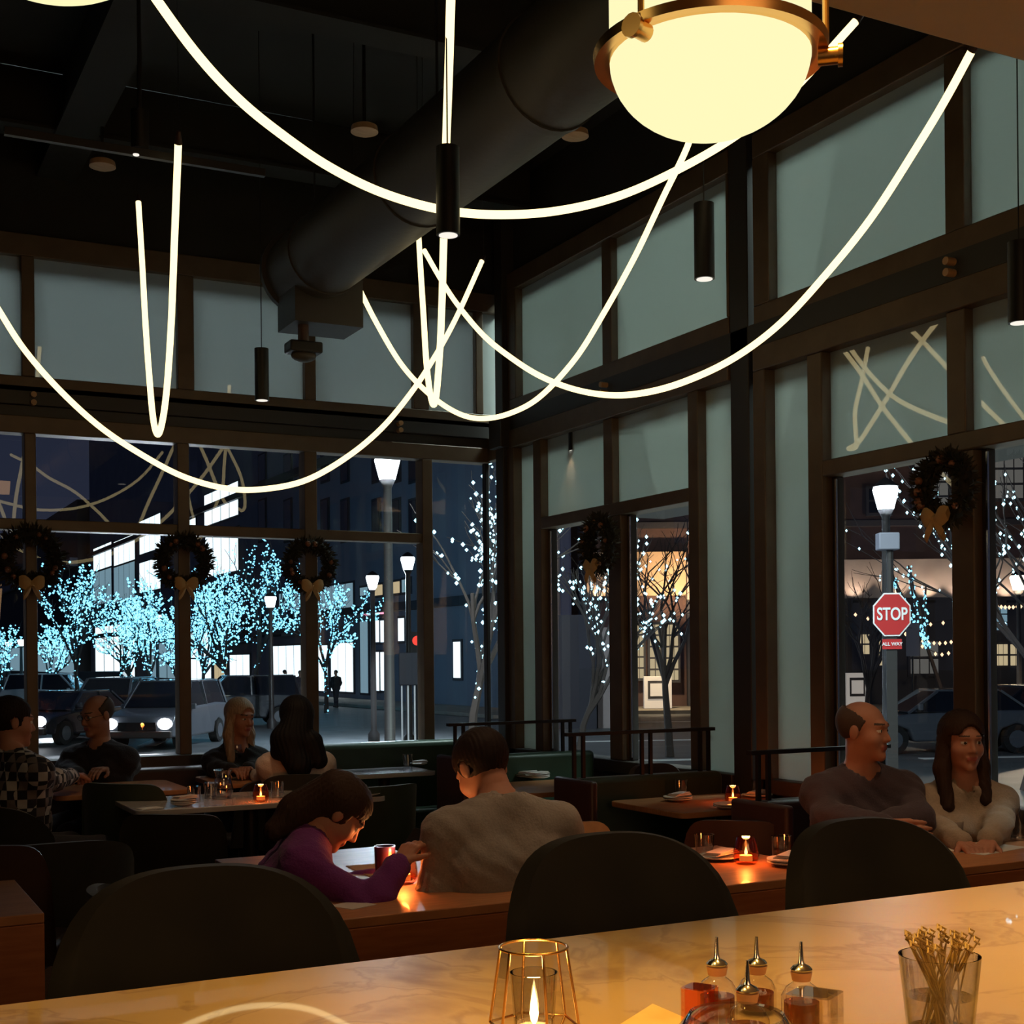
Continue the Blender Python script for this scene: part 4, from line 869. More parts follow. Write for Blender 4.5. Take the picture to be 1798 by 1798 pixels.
# blonde woman
person('person with long blonde hair in a black top facing right beside the wine glass', ground_seat(415, 8.55, .48), dirv(150), at(416, 1312, 8.52), at(422, 1260, 8.48), dirv(130, -8),
       [(at(445, 1352, 8.4), at(435, 1350, 8.25), (0, 0, -1)), (at(380, 1350, 8.35), at(408, 1352, 8.2), (0, 0, -1))], 'cloth_black', female=True, bulk=.95, shw=.155, hs=.98,
       hair=('long', 'hair_blonde', [((.068, -.02, .0), (.085, .0, -.11), .030, .034), ((.085, .0, -.11), (.08, .04, -.27), .034, .026), ((-.068, -.02, .0), (-.085, .0, -.11), .030, .034), ((-.085, .0, -.11), (-.08, .04, -.27), .034, .026), ((0, -.07, -.0), (0, -.075, -.20), .05, .05)]))
# black haired woman from behind
hb = at(518, 1262, 7.85)
person('person with long black hair seen from behind in a cream top', ground_seat(520, 7.90, .48), dirv(-25), at(520, 1318, 7.90), hb, dirv(-35, -5),
       [(at(462, 1368, 8.0), at(450, 1362, 8.2), (0, 0, -1)), (at(575, 1368, 8.0), at(540, 1362, 8.3), (0, 0, -1))], 'cloth_cream', female=True, bulk=1.0, shw=.165, hs=1.06,
       hair=('long', 'hair_black', [((0, -.05, .02), at(515, 1300, 7.76), .088, .11), (at(505, 1300, 7.76), at(525, 1345, 7.70), .10, .075), (at(545, 1305, 7.76), at(560, 1335, 7.74), .075, .05), (at(500, 1300, 7.76), at(490, 1320, 7.76), .08, .05)]))
# eyeglasses of the man in the jacket
hc0 = at(170, 1256, 8.16); lk = dirv(215, -10).normalized(); hx = lk.cross(UPV).normalized(); hz = hx.cross(lk)
b = MB()
for g in (-1, 1):
    c0 = lk * .098 + hx * g * .032 * 1.05 + hz * .004
    b.tube([c0 + (hx * math.cos(a) * .023 + hz * math.sin(a) * .016) for a in [2 * PI * k / 16 for k in range(17)]], .0018, 6, cap=False); b.tube([c0 + hx * g * .023, -lk * .0 + hx * g * .084 + hz * .006], .0015, 6)
b.tube([lk * .10 - hx * .010, lk * .10 + hx * .010], .0015, 6)
man = [o for o in bpy.data.objects if o.get('label', '').startswith('balding person with glasses')][0]
o = obj('eyeglasses', b, 'black_metal', parent=man); o.location = hc0 - man.location
# phone between the bowed pair
o = obj('phone', MB().prism(rrect(-.036, -.074, .036, .074, .008), 0, .008), 'black_metal', bevel=.001); o.location = at(722, 1492, 4.36); o.rotation_euler = (.9, .2, -1.2); tag(o, 'dark phone held up by the hand of the person in purple', 'phone')
# ================================================================ OUTSIDE
GZ = -.8
mat('asphalt', (.11, .115, .12), .55, noise=(.07, .075, .08), nscale=1.5, bump=.1); mat('paving', (.30, .27, .23), .8, noise=(.22, .20, .17), nscale=2); mat('road_paint', (.75, .75, .72), .6)
mat('facade_grey', (.30, .30, .36), .8, noise=(.24, .24, .30), nscale=.5); mat('facade_dark', (.05, .05, .062), .7); mat('facade_brick', (.15, .085, .075), .85, noise=(.10, .06, .055), nscale=1.2); mat('band_pale', (.55, .47, .43), .7, noise=(.42, .36, .33), nscale=.7)
mat('band_tan', (.60, .42, .27), .7, noise=(.50, .34, .22), nscale=.8); mat('window_dark', (.010, .012, .018), .1); mat('bark', (.05, .035, .03), .9); mat('car_dark', (.02, .025, .035), .25, coat=1); mat('car_white', (.5, .52, .55), .3, coat=1); mat('car_grey', (.10, .11, .13), .3, coat=1); mat('car_glass', (.01, .012, .016), .05, coat=1); mat('tyre', (.01, .01, .01), .8)
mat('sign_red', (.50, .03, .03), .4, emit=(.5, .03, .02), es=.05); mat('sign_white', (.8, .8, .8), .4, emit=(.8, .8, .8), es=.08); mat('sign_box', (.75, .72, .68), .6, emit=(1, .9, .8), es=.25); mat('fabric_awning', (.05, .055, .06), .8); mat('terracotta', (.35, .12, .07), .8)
struct('ground', MB().box(-120, -40, GZ - .3, 160, 300, GZ), 'asphalt')
struct('ground_terrace', MB().box(4.68, -4, GZ, 6.6, 10.6, -.08).box(-6, 9.1, GZ, 4.68, 10.6, -.08), 'paving')
def K(n_): return 'kerb'
tag(obj('sidewalk', MB().box(22, 44, GZ, 25.3, 170, GZ + .15), 'paving', bevel=.03), 'grey pavement along the long storefront building', 'pavement')
# long building on the far side of the street (facade in the plane x = 25.3)
FX = 25.3
def fa(px, py): v = dr(px, py); t_ = FX / v.x; return v.y * t_, EYE + v.z * t_
bA = thing('street_building', 'long dark building with lit upper windows and bright storefronts across the street', 'building', (FX, 97, GZ))
obj('wall', MB().box(0, -47, 0, 3, 49, 33), 'facade_grey', parent=bA)
obj('cornice', MB().box(-.5, -47, 4.6, 0, 49, 5.0).box(-.35, -47, 13.2, 0, 49, 13.6), 'facade_dark', parent=bA)
def awin(r, m, nsub=1, nm='window', depth=.05):
    px0, px1, t0_, b0_, t1_, b1_ = r; y0, zt = fa(px0, (t0_)); _, zb = fa(px0, b0_); y1, zt1 = fa(px1, t1_); _, zb1 = fa(px1, b1_); zt = (zt + zt1) / 2; zb = (zb + zb1) / 2
    y0 -= 97; y1 -= 97; zt -= GZ; zb -= GZ; zb = max(zb, .05)
    fr = obj(nm, MB().box(-.06, y1 - .12, zb - .12, .02, y0 + .12, zt + .12), 'facade_dark', parent=bA)
    n_ = nsub
    for i in range(n_):
        a = y1 + (y0 - y1) * i / n_ + .05 * (y0 - y1) / n_; c = y1 + (y0 - y1) * (i + 1) / n_ - .05 * (y0 - y1) / n_
        q = obj('pane', MB().box(-.09, a, zb, -.065, c, zt), m, parent=fr)
for r, m_, n_ in (((165, 197, 963, 1003, 953, 994), 'win_cool', 3), ((201, 238, 952, 993, 938, 983), 'win_cool', 4), ((165, 197, 1006, 1062, 998, 1058), 'win_blue', 3), ((201, 238, 996, 1058, 987, 1052), 'win_blue', 4),
                  ((246, 283, 915, 972, 903, 964), 'win_cool', 4), ((246, 283, 988, 1040, 980, 1034), 'win_cool', 4), ((328, 345, 915, 940, 910, 936), 'win_cool', 2), ((360, 420, 868, 922, 848, 906), 'win_cool', 4), ((362, 420, 940, 1010, 930, 1005), 'win_cool', 4)): awin(r, m_, n_)
for px0 in (455, 500, 565, 600, 655, 690, 720):  # tall unlit windows
    awin((px0, px0 + 13, 800, 845, 798, 843), 'window_dark'); awin((px0, px0 + 13, 880, 950, 878, 948), 'window_dark')
for r, m_, n_ in (((168, 238, 1100, 1188, 1096, 1186), 'win_cool', 4), ((262, 312, 1130, 1190, 1128, 1190), 'win_blue', 3), ((335, 372, 1110, 1195, 1110, 1195), 'win_cool', 3), ((378, 400, 1160, 1196, 1160, 1196), 'win_warm', 3), ((405, 440, 1150, 1200, 1150, 1200), 'win_cool', 3), ((478, 532, 1135, 1210, 1133, 1210), 'win_cool', 4),
                  ((557, 577, 1135, 1213, 1132, 1213), 'win_cool', 2), ((583, 622, 1130, 1213, 1128, 1215), 'win_cool', 3), ((634, 648, 1092, 1216, 1090, 1217), 'win_blue', 1), ((656, 668, 1090, 1128, 1089, 1127), 'win_cool', 1), ((670, 681, 1090, 1128, 1089, 1127), 'win_cool', 1), ((656, 668, 1145, 1212, 1145, 1213), 'win_cool', 1), ((670, 681, 1145, 1212, 1145, 1213), 'win_cool', 1), ((701, 712, 1086, 1126, 1085, 1125), 'win_cool', 1),
                  ((693, 704, 1022, 1042, 1021, 1041), 'win_warm', 2), ((708, 722, 1018, 1040, 1017, 1039), 'win_blue', 2), ((634, 648, 1032, 1046, 1031, 1045), 'win_blue', 1), ((655, 674, 1028, 1046, 1027, 1045), 'win_warm', 2), ((798, 811, 1127, 1190, 1127, 1190), 'win_cool', 1), ((560, 622, 1030, 1075, 1026, 1073), 'win_blue', 5), ((492, 534, 1042, 1072, 1038, 1070), 'win_blue', 4)): awin(r, m_, n_)
for (px0, px1, y0) in ((488, 540, 1088), (262, 312, 1098), (405, 440, 1105)):
    ya, z_ = fa(px0, y0); yb, _ = fa(px1, y0); z_ -= GZ
    obj('awning', MB().add([(0, ya - 97, z_), (0, yb - 97, z_), (-1.6, yb - 97, z_ - 1), (-1.6, ya - 97, z_ - 1), (0, ya - 97, z_ - 1.05), (0, yb - 97, z_ - 1.05), (-1.6, yb - 97, z_ - 1.15), (-1.6, ya - 97, z_ - 1.15)], [(0, 1, 2, 3), (4, 7, 6, 5), (3, 2, 6, 7), (0, 3, 7, 4), (1, 5, 6, 2)]), 'fabric_awning', parent=bA)
ya, za = fa(645, 1060); yb, zb = fa(682, 1083); obj('sign', MB().box(-.2, yb - 97, zb - GZ, -.05, ya - 97, za - GZ), 'facade_dark', parent=bA)
for i in range(5):
    y_ = ya - 97 + (yb - ya) * (i + .15) / 5; obj('sign_letter', MB().box(-.26, y_ + (yb - ya) * .7 / 5, zb - GZ + .15, -.2, y_, za - GZ - .15), 'pink_sign' if i in (0, 4) else 'win_cool', parent=bA)
bC = thing('street_building', 'dark building with a pale ledge at the far left end of the street', 'building', (24.2, 190, GZ))
obj('wall', MB().box(0, -43, 0, 14, 60, 19.5), 'facade_dark', parent=bC); obj('ledge', MB().box(-.8, -43, 12.4, 0, 60, 13.3), 'facade_grey', parent=bC); obj('shop_window', MB().box(-.1, -40, 1, 0, 50, 4.2), 'win_blue', parent=bC)
b2 = thing('street_building', 'dark building at the far end of the street behind the light trees', 'building', (-25, 262, GZ)); obj('wall', MB().box(-30, 0, 0, 30, 12, 16), 'facade_dark', parent=b2); obj('canopy', MB().box(8, -2, 3.4, 22, 0, 5.6), 'band_tan', parent=b2)
# building facing the right hand windows; local x runs to the right of the view, y away
PXM = 57 / F
def bl(px): return (px - CX) * PXM
def bz(px, py): return (HY - (px - CX) * math.tan(ROLL) - py) * PXM + EYE - GZ
o57 = Vector((_s * 57, _c * 57, GZ))
bB = thing('street_building', 'restaurant building with pale uplit band and warm windows across the street on the right', 'building', o57, -PSI)
obj('wall', MB().box(bl(1030), 0, 0, bl(2300), 14, 30), 'facade_brick', parent=bB)
obj('cornice', MB().box(bl(1030), -.4, bz(1500, 925), bl(2300), 0, bz(1500, 915)), 'facade_dark', parent=bB)
obj('band', MB().box(bl(1205), -.5, bz(1600, 1050), bl(2300), -.02, bz(1600, 983)), 'band_pale', parent=bB)
obj('band', MB().box(bl(1030), -.7, bz(1150, 1047), bl(1202), -.02, bz(1150, 971)), 'band_tan', parent=bB)
obj('base_wall', MB().box(bl(1205), -.45, 0, bl(2300), -.02, bz(1600, 1051)), 'facade_dark', parent=bB)
def bwin(px0, py0, px1, py1, m_, nx=2, nz_=4, nm='window'):
    z0, z1 = max(.05, bz(px0, py1)), bz(px0, py0); x0, x1 = bl(px0), bl(px1)
    fr = obj(nm, MB().box(x0 - .08, -.62, z0 - .08, x1 + .08, -.50, z1 + .08), 'facade_dark', parent=bB); b = MB()
    for i in range(nx):
        for j in range(nz_): b.box(x0 + (x1 - x0) * (i + .08) / nx, -.66, z0 + (z1 - z0) * (j + .08) / nz_, x0 + (x1 - x0) * (i + .92) / nx, -.625, z0 + (z1 - z0) * (j + .92) / nz_)
    obj('pane', b, m_, parent=fr)
for a in ((1112, 1096, 1128, 1192, 'win_warm', 2, 5), (1138, 1096, 1157, 1195, 'win_warm', 2, 5), (1165, 1096, 1188, 1195, 'win_warm', 3, 5), (1214, 1090, 1224, 1190, 'win_dim', 1, 6), (1040, 1110, 1072, 1230, 'win_dim', 3, 3), (1503, 1113, 1520, 1150, 'win_warm', 2, 2), (1536, 1122, 1556, 1170, 'win_warm', 2, 2), (1590, 1125, 1640, 1185, 'win_dim', 3, 2), (1736, 1130, 1760, 1170, 'win_warm', 3, 2), (1764, 1130, 1782, 1170, 'win_warm', 2, 2), (1735, 1065, 1760, 1108, 'win_blue', 2, 3), (1520, 860, 1560, 905, 'window_dark', 2, 2), (1600, 800, 1660, 900, 'win_dim', 3, 4), (1740, 800, 1790, 880, 'win_dim', 3, 3)): bwin(*a)
for px in (1050, 1495, 1567, 1622, 1680, 1760): # up lights on the pale band
    p = o57 + Vector((_c, -_s, 0)) * bl(px) + Vector((_s, _c, 0)) * -1.1 + Vector((0, 0, bz(px, 1056)))
    obj('uplight', MB().box(bl(px) - .15, -1.2, bz(px, 1060) , bl(px) + .15, -.95, bz(px, 1056)), 'black_metal', parent=bB); light('facade_uplight', 'SPOT', p, 160, (1, .72, .5), .05, p + Vector((_s * .8, _c * .8, 1.5)), 100, .6)
p = o57 + Vector((_c, -_s, 0)) * bl(1185) + Vector((_s, _c, 0)) * -3 + Vector((0, 0, 4.5)); light('facade_uplight', 'SPOT', p, 900, (1, .66, .35), .1, p + Vector((_s * 3, _c * 3, 1.3)), 90, .7)
obj('forecourt', MB().box(bl(1030), -5, 0, bl(2300), -.7, .14), 'paving', parent=bB)
light('forecourt_lamp', 'SPOT', o57 + Vector((_c, -_s, 0)) * bl(1120) + Vector((_s, _c, 0)) * -5 + Vector((0, 0, 5)), 1500, (1, .72, .4), .2, o57 + Vector((_c, -_s, 0)) * bl(1120) + Vector((_s, _c, 0)) * -3, 110, .8)
# white framed menu boxes by the far kerb
for px0, px1, y0, y1, d, lab in ((1131, 1180, 1194, 1236, 54, 'white planter box with dark framed panel across the street'), (1487, 1524, 1188, 1232, 54, 'white panel with dark framed notice behind the balding man')):
    p = at((px0 + px1) / 2, y1, d); t = thing('notice_board', lab, 'notice board', (p.x, p.y, GZ + .145), -PSI); w_ = (px1 - px0) * d / F; h1 = at(px0, y0, d).z - GZ
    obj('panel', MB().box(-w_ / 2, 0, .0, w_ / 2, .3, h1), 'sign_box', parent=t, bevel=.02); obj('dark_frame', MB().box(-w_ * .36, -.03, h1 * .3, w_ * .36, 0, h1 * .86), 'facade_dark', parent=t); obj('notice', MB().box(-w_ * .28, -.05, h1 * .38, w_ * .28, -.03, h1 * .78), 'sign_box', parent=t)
# festoon lights in front of the restaurant
b = MB(); rs = random.Random(9); t = thing('festoon_lights', 'strings of small warm bulbs in front of the restaurant behind the stop sign', 'string lights', at(1640, 1060, 50))
pole = t.location
k = 0
for (y0, y1, xa, xb) in ((1068, 1100, 1480, 1700), (1085, 1160, 1585, 1700), (1110, 1130, 1590, 1690), (1055, 1065, 1730, 1800)):
    pts = [at(xa + (xb - xa) * i / 10, y0 + (y1 - y0) * (1 - (i / 5 - 1) ** 2) * .6 + (y1 - y0) * .4 * i / 10, 50 - .3 * k) - t.location for i in range(11)]; k += 1
    obj('cable', MB().tube(smoothpts(pts, 3), .01, 4), 'black_metal', parent=t)
    for p in pts[::1]:
        obj('bulb', MB().octa(p - Vector((0, 0, .07)), .085), 'warm_light', parent=t)
# a dark corner building on the left of the bay window view
p = at(1000, 1200, 42); t = thing('kiosk_building', 'dark blank building side seen through the bay window near the corner', 'building', (p.x, p.y, GZ), -PSI)
obj('wall', MB().box(-1.1, 0, 0, .85, 3, 3.6), 'facade_dark', parent=t); obj('shopfront', MB().box(.9, .2, 0, 2.1, 1, 3.2), 'band_pale', parent=t)
# road paint
for i, (px, py, dx, dy) in enumerate(((1150, 1268, 8, .25), (1175, 1300, 5, .3), (1160, 1335, 3.2, .35), (1600, 1262, 6, .25), (1650, 1300, 5, .3), (280, 1300, .5, 5), (500, 1290, .5, 6), (1740, 1330, 3.2, .3))):
    p = atz(px, py, GZ); o = obj('road_marking', MB().box(-dx / 2, -dy / 2, 0, dx / 2, dy / 2, .012), 'road_paint'); o.location = p; o.rotation_euler = (0, 0, -PSI + .12); tag(o, ['white line on the road nearest the far kerb, in the bay window', 'white line on the road in the middle of the bay window view', 'white line on the road just above the booth rail', 'white line on the road left of the stop sign post foot', 'white line on the road between the couple', 'white line on the road beside the headlights', 'white line on the road behind the black haired woman', 'white line on the road at the right edge'][i], 'road marking')

# trees
def tree(label, px, d, topy, spread, m_lights, seed, nl=700, lr=.05, levels=4, basey=None, dense=1.0, name='lit_tree', lights=True, trunkfrac=.28, lfrom=0, wide=1.0):
    rs = random.Random(seed); p = at(px, 1200, d); top = at(px, topy, d).z; H_ = top - GZ; root = thing(name, label, 'tree', (p.x, p.y, GZ), group='street trees wrapped in fairy lights' if lights else None)
    tb = MB(); segs = []
    def grow(a, dirn, L, r, lv):
        pts = [a]; d_ = dirn.copy()
        for k in range(3): d_ = (d_ + Vector((rs.uniform(-.18, .18), rs.uniform(-.18, .18), rs.uniform(-.02, .12)))).normalized(); pts.append(pts[-1] + d_ * L / 3)
        tb.tube(pts, [r, r * .85, r * .72, r * .6], 5); segs.extend((pts[i], pts[i + 1], lv) for i in range(3))
        if lv < levels:
            for q in range(3 if lv else 6):
                an = rs.uniform(0, 2 * PI) if lv else q * PI / 3 + rs.uniform(-.4, .4); sp = rs.uniform(.35, .75) * wide if lv else rs.uniform(.3, .9) * spread
                side = d_.orthogonal().normalized(); side.rotate(Matrix.Rotation(an, 3, d_)); nd = (d_ + side * sp * 1.1).normalized(); st = pts[rs.choice((2, 3))] if lv else pts[3] * 1.0 - (pts[3] - pts[2]) * rs.uniform(0, .8)
                grow(st, nd, L * rs.uniform(.62, .82), r * .55, lv + 1)
    grow(Vector((0, 0, 0)), Vector((0, 0, 1)), H_ * trunkfrac, H_ * .018, 0)
    zm = max(s_[1].z for s_ in segs); sc = H_ / zm
    tb.v = [(x, y, z * sc) for x, y, z in tb.v]; obj('branches', tb, 'bark', parent=root)
    if lights:
        wts = [(s_[1] - s_[0]).length * (dense if s_[2] else 2.2) for s_ in segs]; lb = MB()
        for k in range(nl):
            s_ = rs.choices(segs, wts)[0]; q = s_[0].lerp(s_[1], rs.random())
            if q.z * sc < lfrom * H_: continue
            q = Vector((q.x, q.y, q.z * sc)) + Vector((rs.gauss(0, .5), rs.gauss(0, .5), rs.gauss(0, .5))) * lr * 2
            lb.octa(q, lr * rs.uniform(.6, 1.3))
        o = obj('fairy_lights', lb, m_lights, parent=root); o['kind'] = 'stuff'
    return root
ft = [(78, 60, 1085, 1.2, 500), (140, 52, 985, .8, 520), (196, 58, 1040, .9, 520), (262, 50, 1010, 1.0, 700), (350, 54, 1000, .9, 600), (408, 50, 965, 1.0, 1000), (442, 58, 945, .5, 550), (572, 56, 1000, .9, 800), (12, 60, 1090, 1.0, 300), (228, 66, 1040, 1.2, 600), (310, 60, 1060, 1.1, 500)]
names = ['low wide fairy light tree at the left behind the left mullion', 'fairy light tree with upright branches above the headlight at left', 'fairy light tree in front of the bright white windows', 'fairy light tree left of the second mullion', 'fairy light tree right of the second mullion', 'largest fairy light tree in the middle of the back window', 'slim tall fairy light tree beside the street lamp', 'fairy light tree behind the third wreath', 'fairy light tree at the left edge of the back window', 'distant fairy light tree behind the parked cars', 'low fairy light tree behind the second mullion']
for i, (px, d, ty, sp, nl) in enumerate(ft): tree(names[i], px, d, ty, sp, 'cyan_light', 20 + i, int(nl * 1.5), .042)
tree('nearer tree with separate bright fairy lights in the corner window', 832, 21, 800, .45, 'cyan_light_near', 51, 480, .032, trunkfrac=.42, wide=.6)
tree('tree with fairy lights seen through the bay window beside the wreath', 1000, 24, 905, .12, 'cyan_light_near', 52, 260, .035, trunkfrac=.45, wide=.45, lfrom=.35)
tree('bare tree with a few fairy lights in the right casement of the bay window', 1175, 30, 870, .6, 'cyan_light_near', 53, 45, .040, trunkfrac=.42, wide=.7, lfrom=.4)
tree('tree with fairy lights at the right edge, over the parked car', 1800, 22, 770, .6, 'cyan_light_near', 54, 380, .032, trunkfrac=.5, wide=.6, lfrom=.4)
tree('narrow tree densely wrapped in fairy lights right of the stop sign', 1668, 48, 990, .25, 'cyan_light', 55, 420, .05, trunkfrac=.85, levels=1, dense=.3, lfrom=.45)
tree('bare tree without lights left of the stop sign', 1518, 32, 985, .5, None, 56, name='bare_tree', lights=False)
# street lamps
def lamp(label, px, py, d, hw, m_='lamp_head', e=500, arm=False):
    p = at(px, py, d); t = thing('street_lamp', label, 'street lamp', (p.x, p.y, GZ), group='street lamps'); h = p.z - GZ; r = hw * d / F / 2
    obj('lantern', MB().lathe([(0, -r * .95), (r * .62, -r * .95), (r, r * .5), (r * .9, r * .75), (0, r * .75)], (0, 0, h), 12), m_, parent=t, smooth=35)
    obj('lantern_cap', MB().lathe([(r * 1.0, r * .76), (r * .5, r * 1.2), (.0, r * 1.5)], (0, 0, h), 12), 'black_metal', parent=t, smooth=40)
    obj('pole', MB().lathe([(.16, 0), (.16, .25), (.085, .35), (.06, h - r * 1.6), (r * .6, h - r), (0, h - r)], n=14), 'black_steel', parent=t, smooth=40)
    if e: light('street_lamp_light', 'POINT', (p.x, p.y, p.z - r * 1.6), e, (.75, .9, 1) if m_ == 'lamp_head' else (1, .8, .55), .12)
lamp('closest bright street lamp above the tables, in the transom pane', 680, 820, 19, 46, e=700)
lamp('bright street lamp above the stop sign in the right window', 1555, 872, 20, 46, e=700)
lamp('street lamp glowing right of the third wreath', 654, 1020, 36, 24, e=4500); lamp('street lamp high behind the corner pole', 716, 988, 34, 26, e=0)
lamp('street lamp among the fairy light trees right of the second mullion', 475, 1056, 44, 22, e=0); lamp('warm street lamp at the right edge over the parked car', 1788, 1022, 40, 30, 'lamp_warm', e=2500)
lamp('pale street lamp behind the fairy lights left of the second mullion', 276, 1086, 60, 16, e=0); lamp('small street lamp at the far left behind the edge mullion', 15, 1132, 60, 12, e=0); lamp('second small street lamp at the far left', 37, 1128, 60, 13, e=0)
# thick dark pole of the nearest corner signal, with board on white legs
p = at(722, 1268, 26); t = thing('street_cabinet', 'dark street cabinet on pale legs left of the corner mullion', 'street cabinet', (p.x, p.y, GZ), -PSI)
zt = at(722, 1146, 26).z - GZ; zb = at(722, 1203, 26).z - GZ
obj('cabinet', MB().box(-.22, -.15, zb, .22, .15, zt), 'facade_dark', parent=t, bevel=.02)
for x in (-.17, -.05, .08, .19): obj('leg', MB().box(x - .015, -.1, 0, x + .015, -.07, zb), 'sign_white', parent=t)
p = at(733, 1125, 30); t = thing('traffic_signal', 'small red traffic signal beside the corner mullion', 'traffic signal', (p.x, p.y, GZ), -PSI)
obj('housing', MB().box(-.16, -.1, p.z - GZ - .7, .16, .1, p.z - GZ + .2), 'black_metal', parent=t); obj('red_lens', MB().ell((0, -.1, p.z - GZ), (.11, .05, .11), 12), 'red_light', parent=t, smooth=True); obj('pole', MB().cyl((0, .15, 0), (0, .15, p.z - GZ), .06, 10), 'black_steel', parent=t)
# stop sign
def textmesh(name, s_, size, parent, m_, loc, rot, extr=.004):
    cu = bpy.data.curves.new(name, 'FONT'); cu.body = s_; cu.size = size; cu.align_x = 'CENTER'; cu.align_y = 'CENTER'; cu.extrude = extr; cu.offset = size * .018
    tmp = bpy.data.objects.new('tmp', cu); COL.objects.link(tmp); dg = bpy.context.evaluated_depsgraph_get(); me = bpy.data.meshes.new_from_object(tmp.evaluated_get(dg)); bpy.data.objects.remove(tmp); bpy.data.curves.remove(cu)
    me.materials.clear(); me.materials.append(MATS[m_]); o = bpy.data.objects.new(name, me); COL.objects.link(o); o.parent = parent; o.location = loc; o.rotation_euler = rot; return o
SD = 18.5; p = at(1566, 1079, SD); R_ = 33 * SD / F / math.cos(PI / 8) * 1.0; h = p.z - GZ; hs_ = 38 / 33
t = thing('stop_sign', 'red octagonal stop sign with small plate below on a dark post', 'road sign', (p.x, p.y, GZ), -PSI)
Mx = Matrix(((1, 0, 0), (0, 0, -1), (0, 1, 0)))
oc = lambda r: [(r * math.cos(PI / 8 + k * PI / 4), r * hs_ * math.sin(PI / 8 + k * PI / 4)) for k in range(8)]
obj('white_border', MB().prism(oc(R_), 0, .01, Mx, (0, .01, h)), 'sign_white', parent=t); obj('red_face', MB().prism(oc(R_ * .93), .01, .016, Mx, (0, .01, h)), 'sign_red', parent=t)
w_ = textmesh('lettering', 'STOP', .0098 * SD, t, 'sign_white', (0, -.012, h), (PI / 2, 0, 0)); w_.scale = (.98, 1.35, 1)
z2 = at(1566, 1131, SD).z - GZ; obj('sign_plate', MB().box(-.0073 * SD, .0, z2 - .0038 * SD, .0073 * SD, .01, z2 + .0038 * SD), 'sign_red', parent=t); textmesh('plate_lettering', 'ALL WAY', .0036 * SD, t, 'sign_white', (0, -.006, z2), (PI / 2, 0, 0))
obj('post', MB().box(-.075, .02, 0, .075, .14, h - .1).cyl((0, .08, h - .2), (0, .08, at(1562, 940, SD).z - GZ), .05, 10), 'black_steel', parent=t)
zc = at(1560, 950, SD).z - GZ; obj('signal_box', MB().box(-.17, -.02, zc - .12, .12, .2, zc + .12), 'facade_grey', parent=t, bevel=.02)
# slim signs behind the stop sign
p = at(1603, 1130, 40); t = thing('post_sign', 'small blue grey sign on a thin post right of the stop sign', 'road sign', (p.x, p.y, GZ), -PSI); obj('plate', MB().box(-.2, 0, 2.2, .2, .02, 3.2), 'facade_grey', parent=t); obj('post', MB().cyl((0, .05, 0), (0, .05, 3.0), .03, 8), 'black_metal', parent=t)
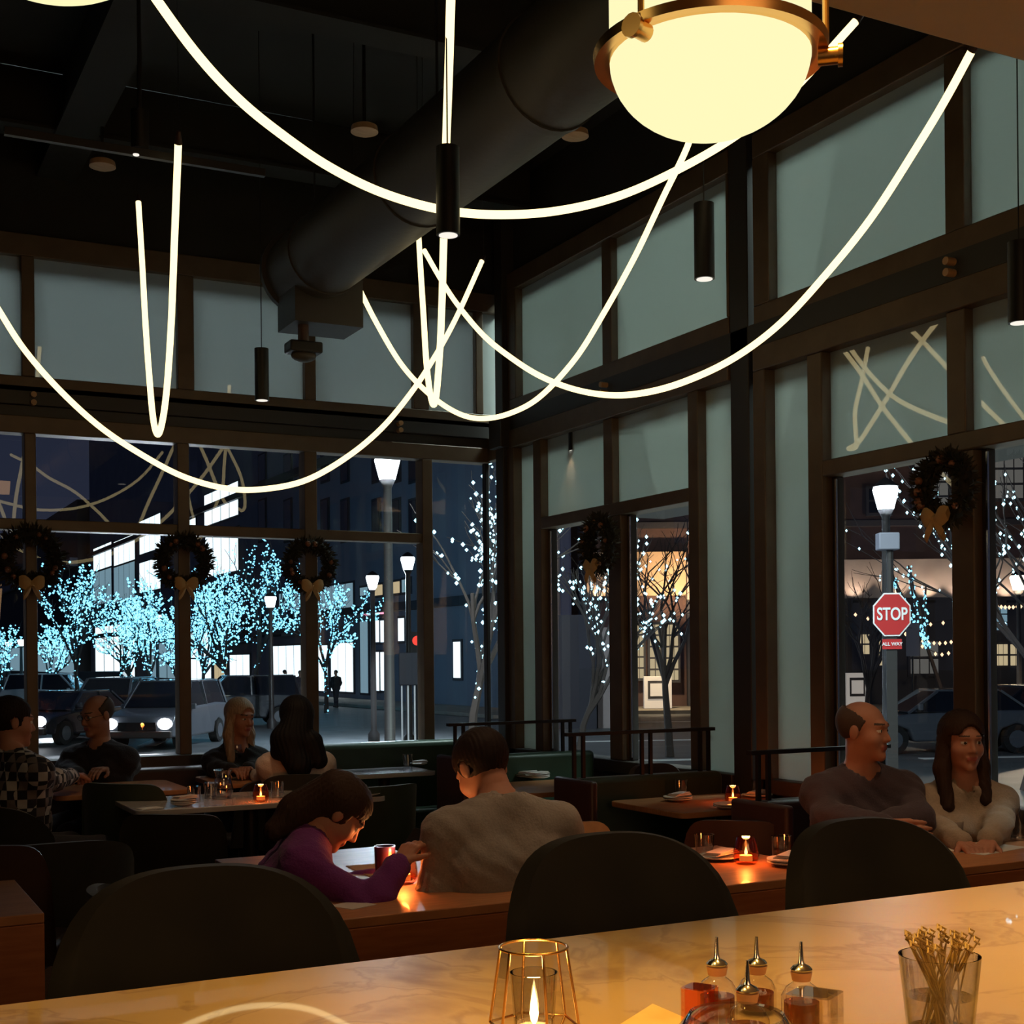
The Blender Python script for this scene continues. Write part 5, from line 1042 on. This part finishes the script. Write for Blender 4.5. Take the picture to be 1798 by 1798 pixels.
# cars
def car(label, px, d, yaw, m_, kind='suv', lights='front', Hh=None):
    p = at(px, 1250, d); t = thing('car', label, 'car', (p.x, p.y, GZ), yaw, group=None)
    suv = kind == 'suv'; Hh = Hh or (1.72 if suv else 1.42); L = 4.6; W_ = .92
    prof = [(-2.3, .35), (-2.3, .95), (-2.2, 1.08 if suv else .98), (-1.2, 1.12 if suv else .98), (1.0, 1.05 if suv else .92), (2.1, .88 if suv else .75), (2.3, .65), (2.3, .35), (1.85, .30), (1.75, .55), (1.4, .68), (1.05, .55), (.95, .28), (-.95, .28), (-1.05, .55), (-1.4, .68), (-1.75, .55), (-1.85, .30)]
    My = Matrix(((0, 0, 1), (1, 0, 0), (0, 1, 0)))
    obj('body', MB().prism(prof, -W_, W_, My), m_, parent=t, bevel=.06)
    z0 = 1.05 if suv else .94; a = [(-2.15 if suv else -1.75, z0), (-1.95 if suv else -1.1, Hh), (.35, Hh), (1.05, z0)]
    vs = []
    for s_, ins in ((-1, .0), (1, .0)):
        for (y, z) in a: vs.append((s_ * (W_ - .05 - (.16 if z > z0 else 0)), y, z))
    g = obj('cabin_glass', MB().add(vs, [(0, 1, 2, 3), (7, 6, 5, 4), (0, 4, 5, 1), (1, 5, 6, 2), (2, 6, 7, 3), (0, 3, 7, 4)]), 'car_glass', parent=t, bevel=.03)
    obj('roof', MB().box(-W_ + .22, a[1][0] + .02, Hh - .02, W_ - .22, a[2][0], Hh + .035), m_, parent=t, bevel=.02)
    for s_ in (-1, 1):
        for (y0, z0_, y1, z1_) in ((1.05, z0, .35, Hh), (-.45, z0, -.45, Hh), (a[0][0], z0, a[1][0], Hh)): obj('pillar', MB().beam((s_ * (W_ - .045), y0, z0_), (s_ * (W_ - .20), y1, z1_), .07, .05), m_, parent=t)
        for y in (-1.4, 1.4):
            wh = obj('wheel', MB().cyl((s_ * (W_ - .22), y, .33), (s_ * (W_ + .01), y, .33), .33, 20), 'tyre', parent=t, smooth=40); obj('hubcap', MB().cyl((s_ * (W_ + .0), y, .33), (s_ * (W_ + .02), y, .33), .2, 14), 'car_grey', parent=wh)
        obj('headlight', MB().ell((s_ * .72, 2.28, .68), (.20, .08, .15), 12), 'headlight' if lights == 'front' else 'car_glass', parent=t, smooth=True)
        obj('tail_light', MB().box(s_ * .8 - .1, -2.33, .8, s_ * .8 + .1, -2.28, .95), 'red_light' if lights == 'rear' else 'sign_red', parent=t)
        obj('mirror', MB().box(s_ * (W_ + .02) - .08, .75, 1.0, s_ * (W_ + .02) + .08, .85, 1.14), m_, parent=t, bevel=.02)
        if lights == 'front': q = t.matrix_basis @ Vector((s_ * .72, 2.45, .68)); light('headlight_beam', 'SPOT', q, 1200, (.9, .95, 1), .1, t.matrix_basis @ Vector((s_ * .72, 12, -.1)), 70, .7)
    obj('grille', MB().box(-.5, 2.28, .5, .5, 2.33, .72), 'black_metal', parent=t); obj('bumper', MB().box(-.9, 2.2, .32, .9, 2.38, .5), 'black_steel', parent=t, bevel=.03)
    return t
tc_ = lambda deg: yaw_of(fwd(deg))
car('dark SUV with lit headlights facing the window behind the second mullion', 298, 36, tc_(186), 'car_grey')
car('dark car with one bright headlight behind the man in the checked shirt', 118, 38, tc_(196), 'car_dark', 'sedan')
car('car with lit headlights half hidden behind the SUV', 200, 43, tc_(184), 'car_grey', lights='front')
car('white wagon parked at far left behind the dark car', 105, 58, tc_(95), 'car_white', lights='none'); car('dark parked car behind the traffic near the bald man', 205, 68, tc_(90), 'car_dark', 'suv', 'rear')
car('large dark parked SUV behind the blonde woman', 412, 46, tc_(250), 'car_dark', lights='none'); car('parked car seen between the SUV and the fairy light trees', 352, 60, tc_(90), 'car_grey', 'sedan', 'rear')
car('dark parked car at the right edge under the street lamp', 1795, 34, tc_(262), 'car_dark', 'sedan', 'none'); car('pale low car by the kerb between the balding man and the woman', 1655, 31, tc_(270), 'car_grey', 'sedan', 'none')
# people walking outside
def walker(label, px, d, shirt, facing_):
    p = at(px, 1200, d); G = Vector((p.x, p.y, GZ)); f = dirv(facing_); s_ = Vector((f.y, -f.x, 0)); Z = UPV
    person(label, G + Z * .93, f, G + Z * 1.45, G + Z * 1.63 + f * .02, f, [(G + Z * 1.16 - s_ * .26, G + Z * .95 - s_ * .24 + f * .15, (0, 0, -1)), (G + Z * 1.16 + s_ * .26, G + Z * .95 + s_ * .24 + f * .1, (0, 0, -1))], shirt, hair=('short', 'hair_dark', []), hands=(False, False), knees=[G + Z * .50 - s_ * .1 + f * .12, G + Z * .50 + s_ * .1 - f * .08], gz=GZ, res=.02)
walker('person walking outside, dark silhouette right of the third mullion', 590, 62, 'cloth_black', 200); walker('person standing outside by the bright storefront left of the third mullion', 527, 62, 'cloth_plum', 170); walker('person walking far outside near the street lamp', 500, 66, 'cloth_black', 90)
